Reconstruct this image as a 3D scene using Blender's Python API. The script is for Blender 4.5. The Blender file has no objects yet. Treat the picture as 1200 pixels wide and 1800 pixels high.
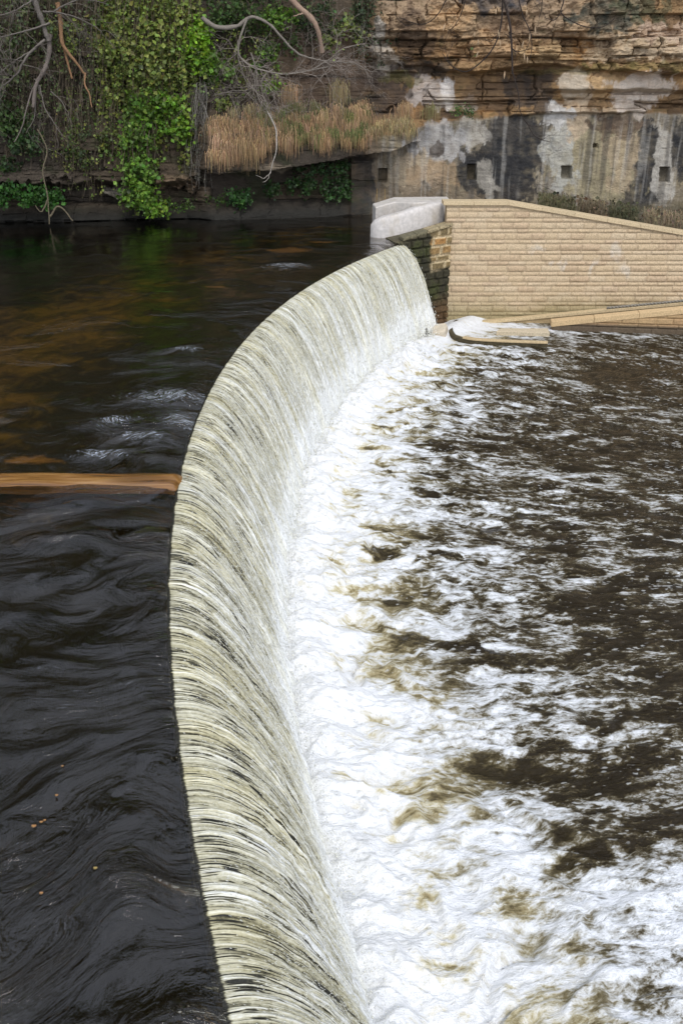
import bpy, math, random
import numpy as np
from mathutils import Vector
random.seed(7)
RNG = np.random.default_rng(11)
S = bpy.context.scene
COL = S.collection
PITCH = math.radians(26.0); CH = 4.5; F = 900/math.tan(math.radians(30))
CP, SP = math.cos(PITCH), math.sin(PITCH)
CX, CY, R = 29.19, 12.79, 31.35          # centre and radius of the curved weir crest
H = 2.7; OFF = 1.40; ZL = -H             # drop, throw of the falling water, lower water level

# ------------------------------------------------------------------ survey helpers
def ray(px, py):
    y = (900-py)/F
    return (px-600)/F, CP+y*SP, -SP+y*CP
def gp(px, py, z=0.0):                   # where a sight line meets the level z
    a, b, c = ray(px, py); t = (z-CH)/c
    return np.array([a*t, b*t, z])
def vp(px, py, Y):                       # where a sight line meets the vertical plane at depth Y
    a, b, c = ray(px, py); t = Y/b
    return np.array([a*t, Y, CH+c*t])
def proj(X, Y, Z):
    d = Y*CP-(Z-CH)*SP; v = Y*SP+(Z-CH)*CP
    return 600+F*X/d, 900-F*v/d

# ------------------------------------------------------------------ noise
def _h(ix, iy, seed):
    n = (ix.astype(np.int64)*374761393 + iy.astype(np.int64)*668265263 + seed*974634777) & 0xffffffff
    n = ((n ^ (n >> 13))*1274126177) & 0xffffffff
    n = (n ^ (n >> 16)) & 0xffffffff
    return n.astype(np.float64)/4294967295.0
def hsh(ix, iy=0, seed=0):
    ix = np.asarray(ix); return _h(ix, np.zeros_like(ix)+iy, seed)
def vnoise(x, y, seed=0):                # value-gradient noise, about -1..1
    x = np.asarray(x, float); y = np.asarray(y, float)
    x, y = np.broadcast_arrays(x, y)
    ix = np.floor(x); iy = np.floor(y); fx = x-ix; fy = y-iy
    ux = fx*fx*fx*(fx*(fx*6-15)+10); uy = fy*fy*fy*(fy*(fy*6-15)+10)
    def g(a, b):
        t = _h(ix+a, iy+b, seed)*2*np.pi
        return np.cos(t)*(fx-a)+np.sin(t)*(fy-b)
    n0 = g(0,0)*(1-ux)+g(1,0)*ux; n1 = g(0,1)*(1-ux)+g(1,1)*ux
    return (n0*(1-uy)+n1*uy)*1.5
def fbm(x, y, o=4, seed=0, gain=.5):
    s = 0; a = 1; t = 0
    for i in range(o):
        s = s + a*vnoise(x*2**i+i*17.3, y*2**i-i*9.1, seed+i); t += a; a *= gain
    return s/t*1.2
def sst(a, b, x):
    t = np.clip((x-a)/(b-a), 0, 1); return t*t*(3-2*t)

# ------------------------------------------------------------------ object helpers
def setp(o, label=None, cat=None, group=None, kind=None):
    if label: o['label'] = label
    if cat: o['category'] = cat
    if group: o['group'] = group
    if kind: o['kind'] = kind
    return o
def root(name, loc, label, cat, group=None):
    o = bpy.data.objects.new(name, None); COL.objects.link(o)
    o.location = [float(v) for v in loc]; o.empty_display_size = .2
    return setp(o, label, cat, group)
def mesh(name, V, Fc, mat, parent=None, smooth=True, col=None, attrs=None):
    V = np.asarray(V, float).reshape(-1, 3)
    if parent is not None: V = V-np.array(parent.location)
    m = bpy.data.meshes.new(name)
    Fl = [np.asarray(f, np.int32) for f in (Fc if isinstance(Fc, list) else [Fc]) if len(f)]
    m.vertices.add(len(V)); m.vertices.foreach_set('co', V.astype(np.float32).ravel())
    nl = sum(f.size for f in Fl); npoly = sum(len(f) for f in Fl)
    m.loops.add(nl); m.loops.foreach_set('vertex_index', np.concatenate([f.ravel() for f in Fl]))
    m.polygons.add(npoly)
    tot = np.concatenate([np.full(len(f), f.shape[1], np.int32) for f in Fl])
    st = np.concatenate([[0], np.cumsum(tot)[:-1]]).astype(np.int32)
    m.polygons.foreach_set('loop_start', st)
    try: m.polygons.foreach_set('loop_total', tot)
    except Exception: pass
    m.polygons.foreach_set('use_smooth', np.full(npoly, smooth))
    if col is not None:
        c = np.ones((len(V), 4), np.float32); c[:, :3] = np.asarray(col).reshape(-1, 3)
        a = m.attributes.new('Col', 'FLOAT_COLOR', 'POINT'); a.data.foreach_set('color', c.ravel())
    for k, v in (attrs or {}).items():
        v = np.asarray(v, np.float32)
        if v.ndim == 2:
            a = m.attributes.new(k, 'FLOAT_VECTOR', 'POINT'); a.data.foreach_set('vector', v.ravel())
        else:
            a = m.attributes.new(k, 'FLOAT', 'POINT'); a.data.foreach_set('value', v.ravel())
    m.update(calc_edges=True); m.validate()
    m.materials.append(mat)
    o = bpy.data.objects.new(name, m); COL.objects.link(o)
    if parent is not None: o.parent = parent
    return o
def gridf(nr, nc):
    i = np.arange(nr-1)[:, None]*nc+np.arange(nc-1)[None, :]
    return np.stack([i, i+1, i+nc+1, i+nc], -1).reshape(-1, 4)
class Geo:
    def __init__(s): s.V = []; s.Q = []; s.T = []; s.C = []; s.n = 0
    def add(s, V, Q=None, T=None, c=None):
        V = np.asarray(V, float).reshape(-1, 3); s.V.append(V)
        if Q is not None and len(Q): s.Q.append(np.asarray(Q)+s.n)
        if T is not None and len(T): s.T.append(np.asarray(T)+s.n)
        cc = np.zeros((len(V), 3)); cc[:] = (1, 1, 1) if c is None else c
        s.C.append(cc); s.n += len(V)
    def tube(s, P, rad, k=5, c=None):
        P = np.asarray(P, float); n = len(P); rad = np.broadcast_to(np.asarray(rad, float), (n,))
        T = np.gradient(P, axis=0); T /= np.linalg.norm(T, axis=1, keepdims=True)+1e-9
        up = np.array([0.13, 1, .21]); A = np.cross(T, up); A /= np.linalg.norm(A, axis=1, keepdims=True)+1e-9
        B = np.cross(T, A); th = np.arange(k)*2*np.pi/k
        V = P[:, None]+rad[:, None, None]*(np.cos(th)[None, :, None]*A[:, None]+np.sin(th)[None, :, None]*B[:, None])
        i = np.arange(n-1)[:, None]*k+np.arange(k)[None]; j = np.arange(n-1)[:, None]*k+(np.arange(k)[None]+1) % k
        Q = np.stack([i, j, j+k, i+k], -1).reshape(-1, 4)
        s.add(V, Q, None, c)
    def build(s, name, mat, parent=None, smooth=True):
        fs = []
        if s.Q: fs.append(np.concatenate(s.Q))
        if s.T: fs.append(np.concatenate(s.T))
        return mesh(name, np.concatenate(s.V), fs, mat, parent, smooth, np.concatenate(s.C))
def prism(name, pts_bot, pts_top, mat, parent=None, bevel=.02, col=None, seg=2):
    n = len(pts_bot); V = list(map(tuple, pts_bot))+list(map(tuple, pts_top))
    if parent is not None: V = [tuple(Vector(v)-parent.location) for v in V]
    Fc = [list(range(n))[::-1], list(range(n, 2*n))]+[[i, (i+1) % n, n+(i+1) % n, n+i] for i in range(n)]
    m = bpy.data.meshes.new(name); m.from_pydata(V, [], Fc)
    import bmesh
    bm = bmesh.new(); bm.from_mesh(m); bmesh.ops.recalc_face_normals(bm, faces=bm.faces)
    if bevel: bmesh.ops.bevel(bm, geom=list(bm.edges), offset=bevel, segments=seg, affect='EDGES', profile=.5)
    bm.to_mesh(m); bm.free()
    a = m.attributes.new('Col', 'FLOAT_COLOR', 'POINT')
    for d in a.data: d.color = (*(col or (1, 1, 1)), 1)
    m.materials.append(mat)
    o = bpy.data.objects.new(name, m); COL.objects.link(o)
    if parent is not None: o.parent = parent
    return o

# ------------------------------------------------------------------ materials
class NT:
    def __init__(s, name):
        s.m = bpy.data.materials.new(name); s.m.use_nodes = True; s.t = s.m.node_tree; s.t.nodes.clear()
        s.out = s.n('ShaderNodeOutputMaterial')
    def n(s, typ, **kw):
        o = s.t.nodes.new(typ)
        for k, v in kw.items(): setattr(o, k, v)
        return o
    def l(s, a, b): s.t.links.new(a, b)
    SP = .16
    def put(s, sock, v):
        if isinstance(v, bpy.types.NodeSocket): s.l(v, sock)
        else: sock.default_value = v
    def math(s, op, a, b=0.0, c=None):
        o = s.n('ShaderNodeMath', operation=op); s.put(o.inputs[0], a); s.put(o.inputs[1], b)
        if c is not None: s.put(o.inputs[2], c)
        return o.outputs[0]
    def attr(s, name, out='Fac'):
        return s.n('ShaderNodeAttribute', attribute_name=name).outputs[out]
    def noise(s, vec, scale=5, detail=4, rough=.55, dist=0, out='Fac'):
        o = s.n('ShaderNodeTexNoise'); s.put(o.inputs['Vector'], vec); o.inputs['Scale'].default_value = scale
        o.inputs['Detail'].default_value = detail; o.inputs['Roughness'].default_value = rough; o.inputs['Distortion'].default_value = dist
        return o.outputs[out]
    def scale(s, vec, v):
        o = s.n('ShaderNodeVectorMath', operation='MULTIPLY'); s.l(vec, o.inputs[0]); o.inputs[1].default_value = v
        return o.outputs[0]
    def obj(s): return s.n('ShaderNodeNewGeometry').outputs['Position']
    def ramp(s, fac, stops, interp='LINEAR'):
        o = s.n('ShaderNodeValToRGB'); s.l(fac, o.inputs[0]); e = o.color_ramp.elements; o.color_ramp.interpolation = interp
        while len(e) > 1: e.remove(e[-1])
        e[0].position = stops[0][0]; e[0].color = (*stops[0][1], 1)
        for p, c in stops[1:]:
            x = e.new(p); x.color = (*c, 1)
        return o.outputs[0]
    def mrange(s, v, a, b, c=0.0, d=1.0, smooth=True):
        o = s.n('ShaderNodeMapRange'); o.interpolation_type = 'SMOOTHSTEP' if smooth else 'LINEAR'
        s.put(o.inputs[0], v); s.put(o.inputs[1], a); s.put(o.inputs[2], b); s.put(o.inputs[3], c); s.put(o.inputs[4], d)
        return o.outputs[0]
    def mix(s, f, a, b, mode='MIX'):
        o = s.n('ShaderNodeMix', data_type='RGBA', blend_type=mode)
        s.put(o.inputs[0], f); s.put(o.inputs[6], a); s.put(o.inputs[7], b)
        return o.outputs[2]
    def bump(s, h, strength=.5, dist=.05):
        o = s.n('ShaderNodeBump'); s.l(h, o.inputs['Height']); o.inputs['Strength'].default_value = strength; o.inputs['Distance'].default_value = dist
        return o.outputs[0]
    def bsdf(s, col, rough=.8, normal=None, spec=.5):
        o = s.n('ShaderNodeBsdfPrincipled'); s.put(o.inputs['Base Color'], col); s.put(o.inputs['Roughness'], rough)
        o.inputs['Specular IOR Level'].default_value = spec
        if normal is not None: s.l(normal, o.inputs['Normal'])
        return o.outputs[0]
    def done(s, sh): s.l(sh, s.out.inputs[0]); return s.m
def c4(r, g, b): return (r, g, b, 1)

def m_rock():
    t = NT('rock'); p = t.obj(); c = t.attr('Col', 'Color')
    n = t.noise(t.scale(p, (1, 1, 2.2)), 3.5, 7, .65); n2 = t.noise(p, 16, 4, .6)
    f = t.math('MULTIPLY_ADD', n, .9, t.math('MULTIPLY_ADD', n2, .5, .28))
    col = t.mix(1.0, c, t.mix(1.0, (f), c4(1, 1, 1), 'MULTIPLY') if False else t.ramp(t.math('MULTIPLY', f, .7), [(.35, (.45, .43, .42)), (.75, (1.35, 1.32, 1.28))]), 'MULTIPLY')
    h = t.math('ADD', n, t.math('MULTIPLY', n2, .35))
    return t.done(t.bsdf(col, .85, t.bump(h, .7, .08), .3))
def m_col(name, rough=.8, nscale=20, amt=.5, spec=.3, bump=.3, bd=.01, stain=None):
    t = NT(name); p = t.obj(); c = t.attr('Col', 'Color'); n = t.noise(p, nscale, 5, .6)
    col = t.mix(1.0, c, t.ramp(n, [(.3, (1-amt,)*3), (.7, (1+amt*.5,)*3)]), 'MULTIPLY')
    if stain:
        k = t.mrange(t.noise(t.scale(p, (1, 1, .35)), 2.2, 6, .65), .5, .68)
        col = t.mix(t.math('MULTIPLY', k, stain[1]), col, c4(*stain[0]))
    return t.done(t.bsdf(col, rough, t.bump(n, bump, bd), spec))
def m_leaf(name, transl=.35, rough=.45):
    t = NT(name); c = t.attr('Col', 'Color')
    a = t.bsdf(c, rough, None, .35); b = t.n('ShaderNodeBsdfTranslucent'); t.l(c, b.inputs[0])
    mx = t.n('ShaderNodeMixShader'); mx.inputs[0].default_value = transl; t.l(a, mx.inputs[1]); t.l(b.outputs[0], mx.inputs[2])
    return t.done(mx.outputs[0])
def m_upper():
    t = NT('river_water'); fl = t.attr('flow', 'Vector')
    amp = t.attr('chop')
    a = t.noise(t.scale(fl, (1.8, 3.4, 1)), 1.0, 5, .58, .8)
    b = t.noise(t.scale(fl, (6.5, 12.0, 1)), 1.0, 4, .58, .9)
    d = t.noise(t.scale(fl, (26, 60.0, 1)), 1.0, 3, .55, .5)
    h = t.math('ADD', t.math('MULTIPLY', a, 1.0), t.math('ADD', t.math('MULTIPLY', b, .34), t.math('MULTIPLY', d, .045)))
    bp = t.n('ShaderNodeBump'); t.l(t.math('MULTIPLY', h, amp), bp.inputs['Height']); bp.inputs['Strength'].default_value = 1; bp.inputs['Distance'].default_value = .11
    gl = t.n('ShaderNodeBsdfGlossy'); gl.inputs['Roughness'].default_value = .012; gl.inputs[0].default_value = c4(1, 1, 1); t.l(bp.outputs[0], gl.inputs['Normal'])
    tr = t.n('ShaderNodeBsdfTransparent'); tr.inputs[0].default_value = c4(.60, .50, .29)
    fr = t.n('ShaderNodeFresnel'); fr.inputs[0].default_value = 1.50; t.l(bp.outputs[0], fr.inputs['Normal'])
    mx = t.n('ShaderNodeMixShader'); t.l(fr.outputs[0], mx.inputs[0]); t.l(tr.outputs[0], mx.inputs[1]); t.l(gl.outputs[0], mx.inputs[2])
    # aerated ripples on the small rapids
    ae = t.attr('aer'); st = t.noise(t.scale(fl, (9, 46, 1)), 1.0, 5, .7, .8)
    k = t.math('MULTIPLY', t.mrange(t.math('ADD', st, t.math('MULTIPLY', ae, .22)), .68, .84), .5)
    w = t.bsdf(c4(.62, .66, .70), .5)
    m2 = t.n('ShaderNodeMixShader'); t.l(k, m2.inputs[0]); t.l(mx.outputs[0], m2.inputs[1]); t.l(w, m2.inputs[2])
    return t.done(m2.outputs[0])
def m_bed():
    t = NT('river_bed'); p = t.obj(); g = t.attr('gold'); fl = t.attr('flow', 'Vector')
    n = t.noise(t.scale(fl, (2.2, 2.0, 1)), 1.0, 6, .64, .8)
    n2 = t.noise(t.scale(fl, (.35, .7, 1)), 1.0, 3, .5, .4)
    k = t.math('ADD', t.math('MULTIPLY', n, .75), t.math('ADD', t.math('MULTIPLY', n2, .35), t.math('MULTIPLY', g, .42)))
    col = t.ramp(k, [(.58, (.006, .006, .004)), (.70, (.022, .017, .008)), (.80, (.13, .098, .02)), (.92, (.32, .225, .06))])
    sand = t.attr('sand'); col = t.mix(t.mrange(t.math('ADD', t.math('MULTIPLY', sand, .8), t.math('MULTIPLY', n, .9)), .82, 1.12), col, c4(.60, .36, .15))
    return t.done(t.bsdf(col, .8, t.bump(n, .5, .1)))
def m_fall():
    t = NT('falling_water'); fl = t.attr('flow', 'Vector'); tt = t.attr('drop'); far = t.attr('far')
    s0 = t.noise(t.scale(fl, (3.4, .12, 1)), 1.0, 3, .55, .1)
    s1 = t.noise(t.scale(fl, (27, .38, 1)), 1.0, 3, .6, .12)
    s2 = t.noise(t.scale(fl, (70, 1.0, 1)), 1.0, 3, .62, .15)
    s3 = t.noise(t.scale(fl, (44, 15, 1)), 1.0, 4, .68, .5)
    q = t.math('ADD', t.math('MULTIPLY_ADD', s0, .55, -.10), t.math('ADD', t.math('MULTIPLY', s1, .45), t.math('MULTIPLY', s2, .40)))
    q = t.math('ADD', q, t.math('MULTIPLY', t.math('SUBTRACT', s3, .5), t.math('MULTIPLY_ADD', tt, .55, .20)))
    q = t.math('ADD', q, t.math('MULTIPLY_ADD', t.math('POWER', tt, 1.6), .16, t.math('MULTIPLY', far, .05)))
    q = t.math('ADD', q, t.math('MULTIPLY', t.attr('ridge'), .11))
    q = t.math('ADD', q, t.mrange(tt, .72, 1.0, 0.0, .30))
    dash = t.noise(t.scale(fl, (85, 1.5, 1)), 1.0, 2, .5, .12); brk = t.noise(t.scale(fl, (3.2, 1.1, 1)), 1.0, 3, .6)
    dk = t.math('MULTIPLY', t.mrange(t.math('ADD', dash, t.math('MULTIPLY', brk, .35)), .72, .80), t.mrange(tt, .5, .95, 1.0, .0))
    q = t.math('SUBTRACT', q, t.math('MULTIPLY', dk, t.math('MULTIPLY_ADD', far, -.13, .25)))
    lt = t.mrange(t.noise(t.scale(fl, (75, 1.4, 3)), 1.0, 2, .5, .2), .60, .70); q = t.math('ADD', q, t.math('MULTIPLY', lt, .09))
    tip = t.math('MULTIPLY', t.math('ADD', t.noise(t.scale(fl, (38, .05, 1)), 1.0, 4, .75, 0), t.math('MULTIPLY', t.noise(t.scale(fl, (3, .05, 1)), 1.0, 2, .5), .5)), .026)
    q = t.math('SUBTRACT', q, t.math('MULTIPLY', t.mrange(t.math('SUBTRACT', tt, tip), -.016, .010, 1.0, 0.0), .42))
    col = t.ramp(q, [(.39, (.018, .017, .012)), (.48, (.10, .092, .058)), (.55, (.34, .315, .205)), (.66, (.56, .535, .41)), (.82, (.84, .845, .82))])
    yel = t.mrange(t.noise(t.scale(fl, (2.2, .25, 1)), 1.0, 3, .5), .46, .64)
    col = t.mix(t.math('MULTIPLY', yel, t.math('MULTIPLY_ADD', tt, -.25, .55)), col, t.mix(1.0, col, c4(1.0, .93, .66), 'MULTIPLY'))
    rg = t.mrange(q, .45, .62, .12, .42)
    bs = t.bsdf(col, rg, t.bump(t.math('ADD', s1, t.math('ADD', t.math('MULTIPLY', s2, .5), t.math('MULTIPLY', s3, .35))), .75, .035), .28)
    return t.done(bs)
def m_lower():
    t = NT('churned_water'); fl = t.attr('flow', 'Vector'); rw = t.attr('raw', 'Vector'); cov = t.attr('cover'); a = t.attr('dist')
    def cn_(v, sc, det, ro, d=0.0): return t.math('SUBTRACT', t.noise(t.scale(v, sc), 1.0, det, ro, d), .5)
    n1 = cn_(fl, (.9, 1.1, 1), 5, .6, .3); n2 = cn_(rw, (2.2, 3.0, 1), 6, .62, .7); n3 = cn_(rw, (9, 13, 1), 5, .7, .5); n4 = cn_(rw, (34, 46, 1), 3, .7, .3)
    def web(v, sc, d, wd):
        n = t.noise(t.scale(v, sc), 1.0, 4, .55, d)
        return t.math('MAXIMUM', t.math('SUBTRACT', 1.0, t.math('MULTIPLY', t.math('ABSOLUTE', t.math('SUBTRACT', n, .5)), wd)), 0.0)
    w = t.math('MAXIMUM', web(rw, (.9, 1.3, 1), 1.2, 12.0), t.math('MULTIPLY', web(rw, (3.0, 4.2, 1), .9, 9.0), .8))
    fine = t.mrange(a, .4, 3.0, .45, .9)
    base = t.math('ADD', t.math('MULTIPLY', n1, 1.05), t.math('ADD', t.math('MULTIPLY', n2, 1.25), t.math('MULTIPLY', fine, t.math('ADD', t.math('MULTIPLY', n3, .75), t.math('MULTIPLY', n4, .40)))))
    q = t.math('ADD', base, cov)
    q = t.math('ADD', q, t.math('MULTIPLY', w, t.math('MULTIPLY_ADD', n3, .45, .24)))
    wv = t.n('ShaderNodeTexNoise'); t.l(t.scale(rw, (2.4, 3.2, 1)), wv.inputs['Vector']); wv.inputs['Scale'].default_value = 1; wv.inputs['Detail'].default_value = 4
    def wob(sc, k):
        m = t.n('ShaderNodeVectorMath', operation='MULTIPLY_ADD'); t.l(wv.outputs['Color'], m.inputs[0]); m.inputs[1].default_value = (k, k, 0); t.l(t.scale(rw, sc), m.inputs[2]); return m.outputs[0]
    def holes(sc, k, r0, r1, c0, c1):
        v = t.n('ShaderNodeTexVoronoi'); t.l(wob(sc, k), v.inputs['Vector']); v.inputs['Scale'].default_value = 1; v.inputs['Randomness'].default_value = 1
        sep = t.n('ShaderNodeSeparateColor'); t.l(v.outputs['Color'], sep.inputs[0])
        return t.math('MULTIPLY', t.mrange(v.outputs['Distance'], r0, r1, 1.0, 0.0), t.mrange(sep.outputs[0], c0, c1))
    hA = holes((1.15, 2.0, 1), 1.5, .16, .46, .30, .75); hB = holes((3.1, 4.6, 1), 1.6, .14, .48, .35, .8)
    hw = t.mrange(a, .15, 1.3)
    q = t.math('SUBTRACT', q, t.math('MULTIPLY', hw, t.math('ADD', t.math('MULTIPLY', hA, .42), t.math('MULTIPLY', hB, .22))))
    vo = t.n('ShaderNodeTexVoronoi'); t.l(t.scale(rw, (10, 15, 1)), vo.inputs['Vector']); vo.inputs['Scale'].default_value = 1
    sz = t.math('MULTIPLY', t.mrange(t.math('ADD', n2, n3), -.16, .20), .42)
    dots = t.mrange(t.math('SUBTRACT', vo.outputs['Distance'], sz), -.09, .05, 1.0, 0.0)
    dots = t.math('MULTIPLY', dots, t.mrange(t.math('ADD', n1, t.math('MULTIPLY', cov, .5)), -.06, .10))
    near = t.mrange(t.math('ADD', a, t.math('MULTIPLY', n1, 3.0)), .2, 2.6, 1.0, 0.0)
    cn = t.ramp(q, [(.12, (.05, .038, .016)), (.27, (.17, .135, .065)), (.38, (.36, .295, .155)), (.50, (.58, .52, .345)), (.60, (.72, .69, .60)), (.74, (.80, .80, .79))])
    cf = t.ramp(q, [(.27, (.018, .012, .004)), (.39, (.050, .037, .015)), (.47, (.13, .112, .075)), (.57, (.36, .35, .32)), (.68, (.62, .63, .63)), (.80, (.80, .81, .83))])
    col = t.mix(near, cf, cn)
    col = t.mix(t.math('MULTIPLY', dots, .6), col, c4(.56, .56, .54))
    fo = t.math('MAXIMUM', t.mrange(q, .38, .66), t.math('MULTIPLY', dots, .8))
    rg = t.mrange(fo, 0.0, .7, .05, .6)
    h = t.math('ADD', t.math('MULTIPLY', q, .5), t.math('ADD', t.math('MULTIPLY', n2, .5), t.math('MULTIPLY', n3, .45)))
    return t.done(t.bsdf(col, rg, t.bump(h, .8, .10), t.SP))
def m_foam():
    t = NT('spray'); c = t.attr('Col', 'Color')
    a = t.bsdf(c, .4, None, .4); b = t.n('ShaderNodeBsdfTranslucent'); t.l(c, b.inputs[0])
    mx = t.n('ShaderNodeMixShader'); mx.inputs[0].default_value = .3; t.l(a, mx.inputs[1]); t.l(b.outputs[0], mx.inputs[2])
    return t.done(mx.outputs[0])
def m_sill():
    t = NT('wet_orange_stone'); p = t.obj()
    s = t.noise(t.scale(p, (.9, 9, 9)), 1.0, 6, .6, .5); s2 = t.noise(t.scale(p, (3, 30, 30)), 1.0, 3, .6, .3)
    q = t.math('ADD', t.math('MULTIPLY', s, .8), t.math('MULTIPLY', s2, .25))
    col = t.ramp(q, [(.36, (.06, .026, .007)), (.5, (.17, .076, .018)), (.62, (.25, .125, .036)), (.75, (.36, .22, .09))])
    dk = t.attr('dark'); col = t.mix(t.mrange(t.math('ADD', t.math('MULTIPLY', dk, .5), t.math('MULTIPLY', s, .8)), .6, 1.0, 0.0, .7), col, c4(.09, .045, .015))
    return t.done(t.bsdf(col, .16, t.bump(q, .35, .03), .5))
M = dict(rock=m_rock(), stone=m_col('dressed_stone', .85, 26, .35, .25, .5, .012), concrete=m_col('pale_concrete', .8, 9, .22, .3, .25, .01, ((.42, .36, .27), .45)),
         oldstone=m_col('mossy_stone', .85, 14, .6, .3, .6, .02), bark=m_col('bark', .9, 40, .5, .2, .5, .01), leaf=m_leaf('leaf'), grass=m_leaf('dry_grass', .25, .7),
         upper=m_upper(), bed=m_bed(), fall=m_fall(), lower=m_lower(), foam=m_foam(), sill=m_sill(), earth=m_col('earth', .95, 6, .6, .2, .6, .05))

# ------------------------------------------------------------------ weir arc
def arcx(Y, r=R): return CX-np.sqrt(np.maximum(r*r-(Y-CY)**2, 1))
# ================================================================== UPPER RIVER
def curl_back(a, b, n=18, dt=1.0, seed=0, octs=((.55, .5), (1.3, .25), (3.0, .11)), amp=1.0):
    e = .01
    for k in range(n):
        va = 0; vb = 0
        for i, (fq, am) in enumerate(octs):
            n0 = vnoise(a*fq, b*fq, seed+i)
            na = vnoise(a*fq+e, b*fq, seed+i); nb = vnoise(a*fq, b*fq+e, seed+i)
            va = va+(nb-n0)/e*am; vb = vb-(na-n0)/e*am
        a = a-va*dt/n*amp; b = b-vb*dt/n*amp
    return a, b
HUMPS = [(gp(300, 700), .9, .55, .07), (gp(205, 745), .45, .3, .09), (gp(250, 770), .5, .25, .07), (gp(175, 800), .5, .2, .06), (gp(320, 740), .5, .5, .05),
         (gp(505, 470), .9, .5, .09), (gp(330, 615), .4, .25, .05), (gp(60, 1180), 1.0, .12, .03), (gp(150, 1230), .9, .35, .035), (gp(180, 1400), .6, .3, .03)]
def rows(y0, y1, k, dmin):
    y = [y0]
    while y[-1] < y1: y.append(y[-1]+max(dmin, k*math.hypot(max(y[-1], 0), 4.5)))
    return np.array(y)
def upper_river():
    Y = rows(-6, 36.5, .0030, .014)
    w = np.concatenate([-(np.linspace(0, 1, 330)**1.9)*13, [-16, -20, -30, -45]])[::-1]
    xm = np.where(Y < 28.0, arcx(np.minimum(Y, 28.0)), 0); x28 = float(arcx(28.0))
    xm = np.where(Y >= 28.0, x28+.9*sst(28, 29.2, Y), xm)
    X = xm[:, None]+w[None]; YY = np.broadcast_to(Y[:, None], X.shape)
    a = np.hypot(X-CX, YY-CY)-R; a = np.where(YY > 28, np.maximum(a, .8+(YY-28)), a)
    b = np.arctan2(YY-CY, CX-X)*R
    fa, fb = curl_back(a*.8, b, 10, 1.0, 40, ((.5, .22), (1.2, .12), (2.6, .05)))
    chop = .30+.75*np.exp(-a/1.6)+.22*sst(16, 6, YY)
    chop = chop*(1-.55*sst(20, 30, YY))*(.35+1.0*sst(-.1, .5, vnoise(fa*.8, fb*1.1, 9)))
    Z = .016*fbm(fa*.55, fb*1.6, 4, 3)*chop+(.030*vnoise(fa*.7, fb*1.1, 8)+.058*vnoise(fa*1.6, fb*2.3, 28)*sst(-.35, .35, vnoise(fa*.5, fb*.6, 38))+.018*vnoise(fa*3.3, fb*5.3, 18))*sst(16, 6, YY)
    aer = np.zeros_like(X)
    for c, rx, ry, h in HUMPS:
        e = ((X-c[0])/rx)**2+((YY-c[1])/ry)**2; skew = np.exp(-e)
        ne = fbm(X*3, YY*6, 3, 77)
        Z += h*skew*(1+.5*ne); aer = np.maximum(aer, skew*(1 if c[1] > 9 else .35))
    Z = Z*(1-.85*np.exp(-((YY-10.16)/.55)**4))
    # dips over the sill and bends down into the fall
    lip = np.clip(-(w[None])/.45, 0, 1); Z = Z*np.minimum(1, lip*1.5+.12)-.040*(1-lip)**2*(YY < 28.3)
    V = np.stack([X, YY, Z], -1)
    o = mesh('upper_river', V, gridf(*X.shape), M['upper'], attrs=dict(flow=np.stack([fa, fb, a*0], -1).reshape(-1, 3), chop=chop.ravel(), aer=aer.ravel()))
    setp(o, 'dark peaty river water sliding to the crest of the weir', kind='structure')
    # bed
    Y = np.linspace(-6, 36.5, 240); w = np.concatenate([np.linspace(-16, -.02, 150)]); w = np.concatenate([[-45, -25], w])
    xm = np.where(Y < 28.0, arcx(np.minimum(Y, 28.0)), x28+.9*sst(28, 29.2, Y))
    X = xm[:, None]+w[None]; YY = np.broadcast_to(Y[:, None], X.shape)
    a = np.hypot(X-CX, YY-CY)-R; b = np.arctan2(YY-CY, CX-X)*R
    Z = -.28-.10*sst(2, 8, a)-1.1*sst(9, 14, a)+.06*fbm(X*.9, YY*.9, 3, 5)
    gold = np.exp(-((a-4.6)/2.4)**2)*sst(8.0, 10.2, YY)*(.75+.45*fbm(X*.6, YY*.8, 3, 91))*(1-.35*sst(20, 26, YY))+.16*np.exp(-((YY-9.0)/1.0)**2)*sst(1.2, 3.2, a)+.33*np.exp(-((a-3.2)/1.2)**2)*sst(8, 4, YY)*.6
    gold -= .75*sst(7, 12, a)*sst(14, 19, YY)+.25*sst(1.4, .3, a)
    sand = np.zeros_like(X)
    for px, py, rx, ry in ((512, 440, 1.0, .7), (570, 425, .7, .35), (60, 812, .55, .2), (380, 505, .4, .2)):
        c = gp(px, py, -.3); sand = np.maximum(sand, np.exp(-((X-c[0])/rx)**2-((YY-c[1])/ry)**2))
    o = mesh('river_bed', np.stack([X, YY, Z], -1), gridf(*X.shape), M['bed'], attrs=dict(flow=np.stack([a, b, a*0], -1).reshape(-1, 3), gold=gold.ravel(), sand=sand.ravel()))
    setp(o, 'brown stony river bed seen through the shallow water', kind='structure')
upper_river()

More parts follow.
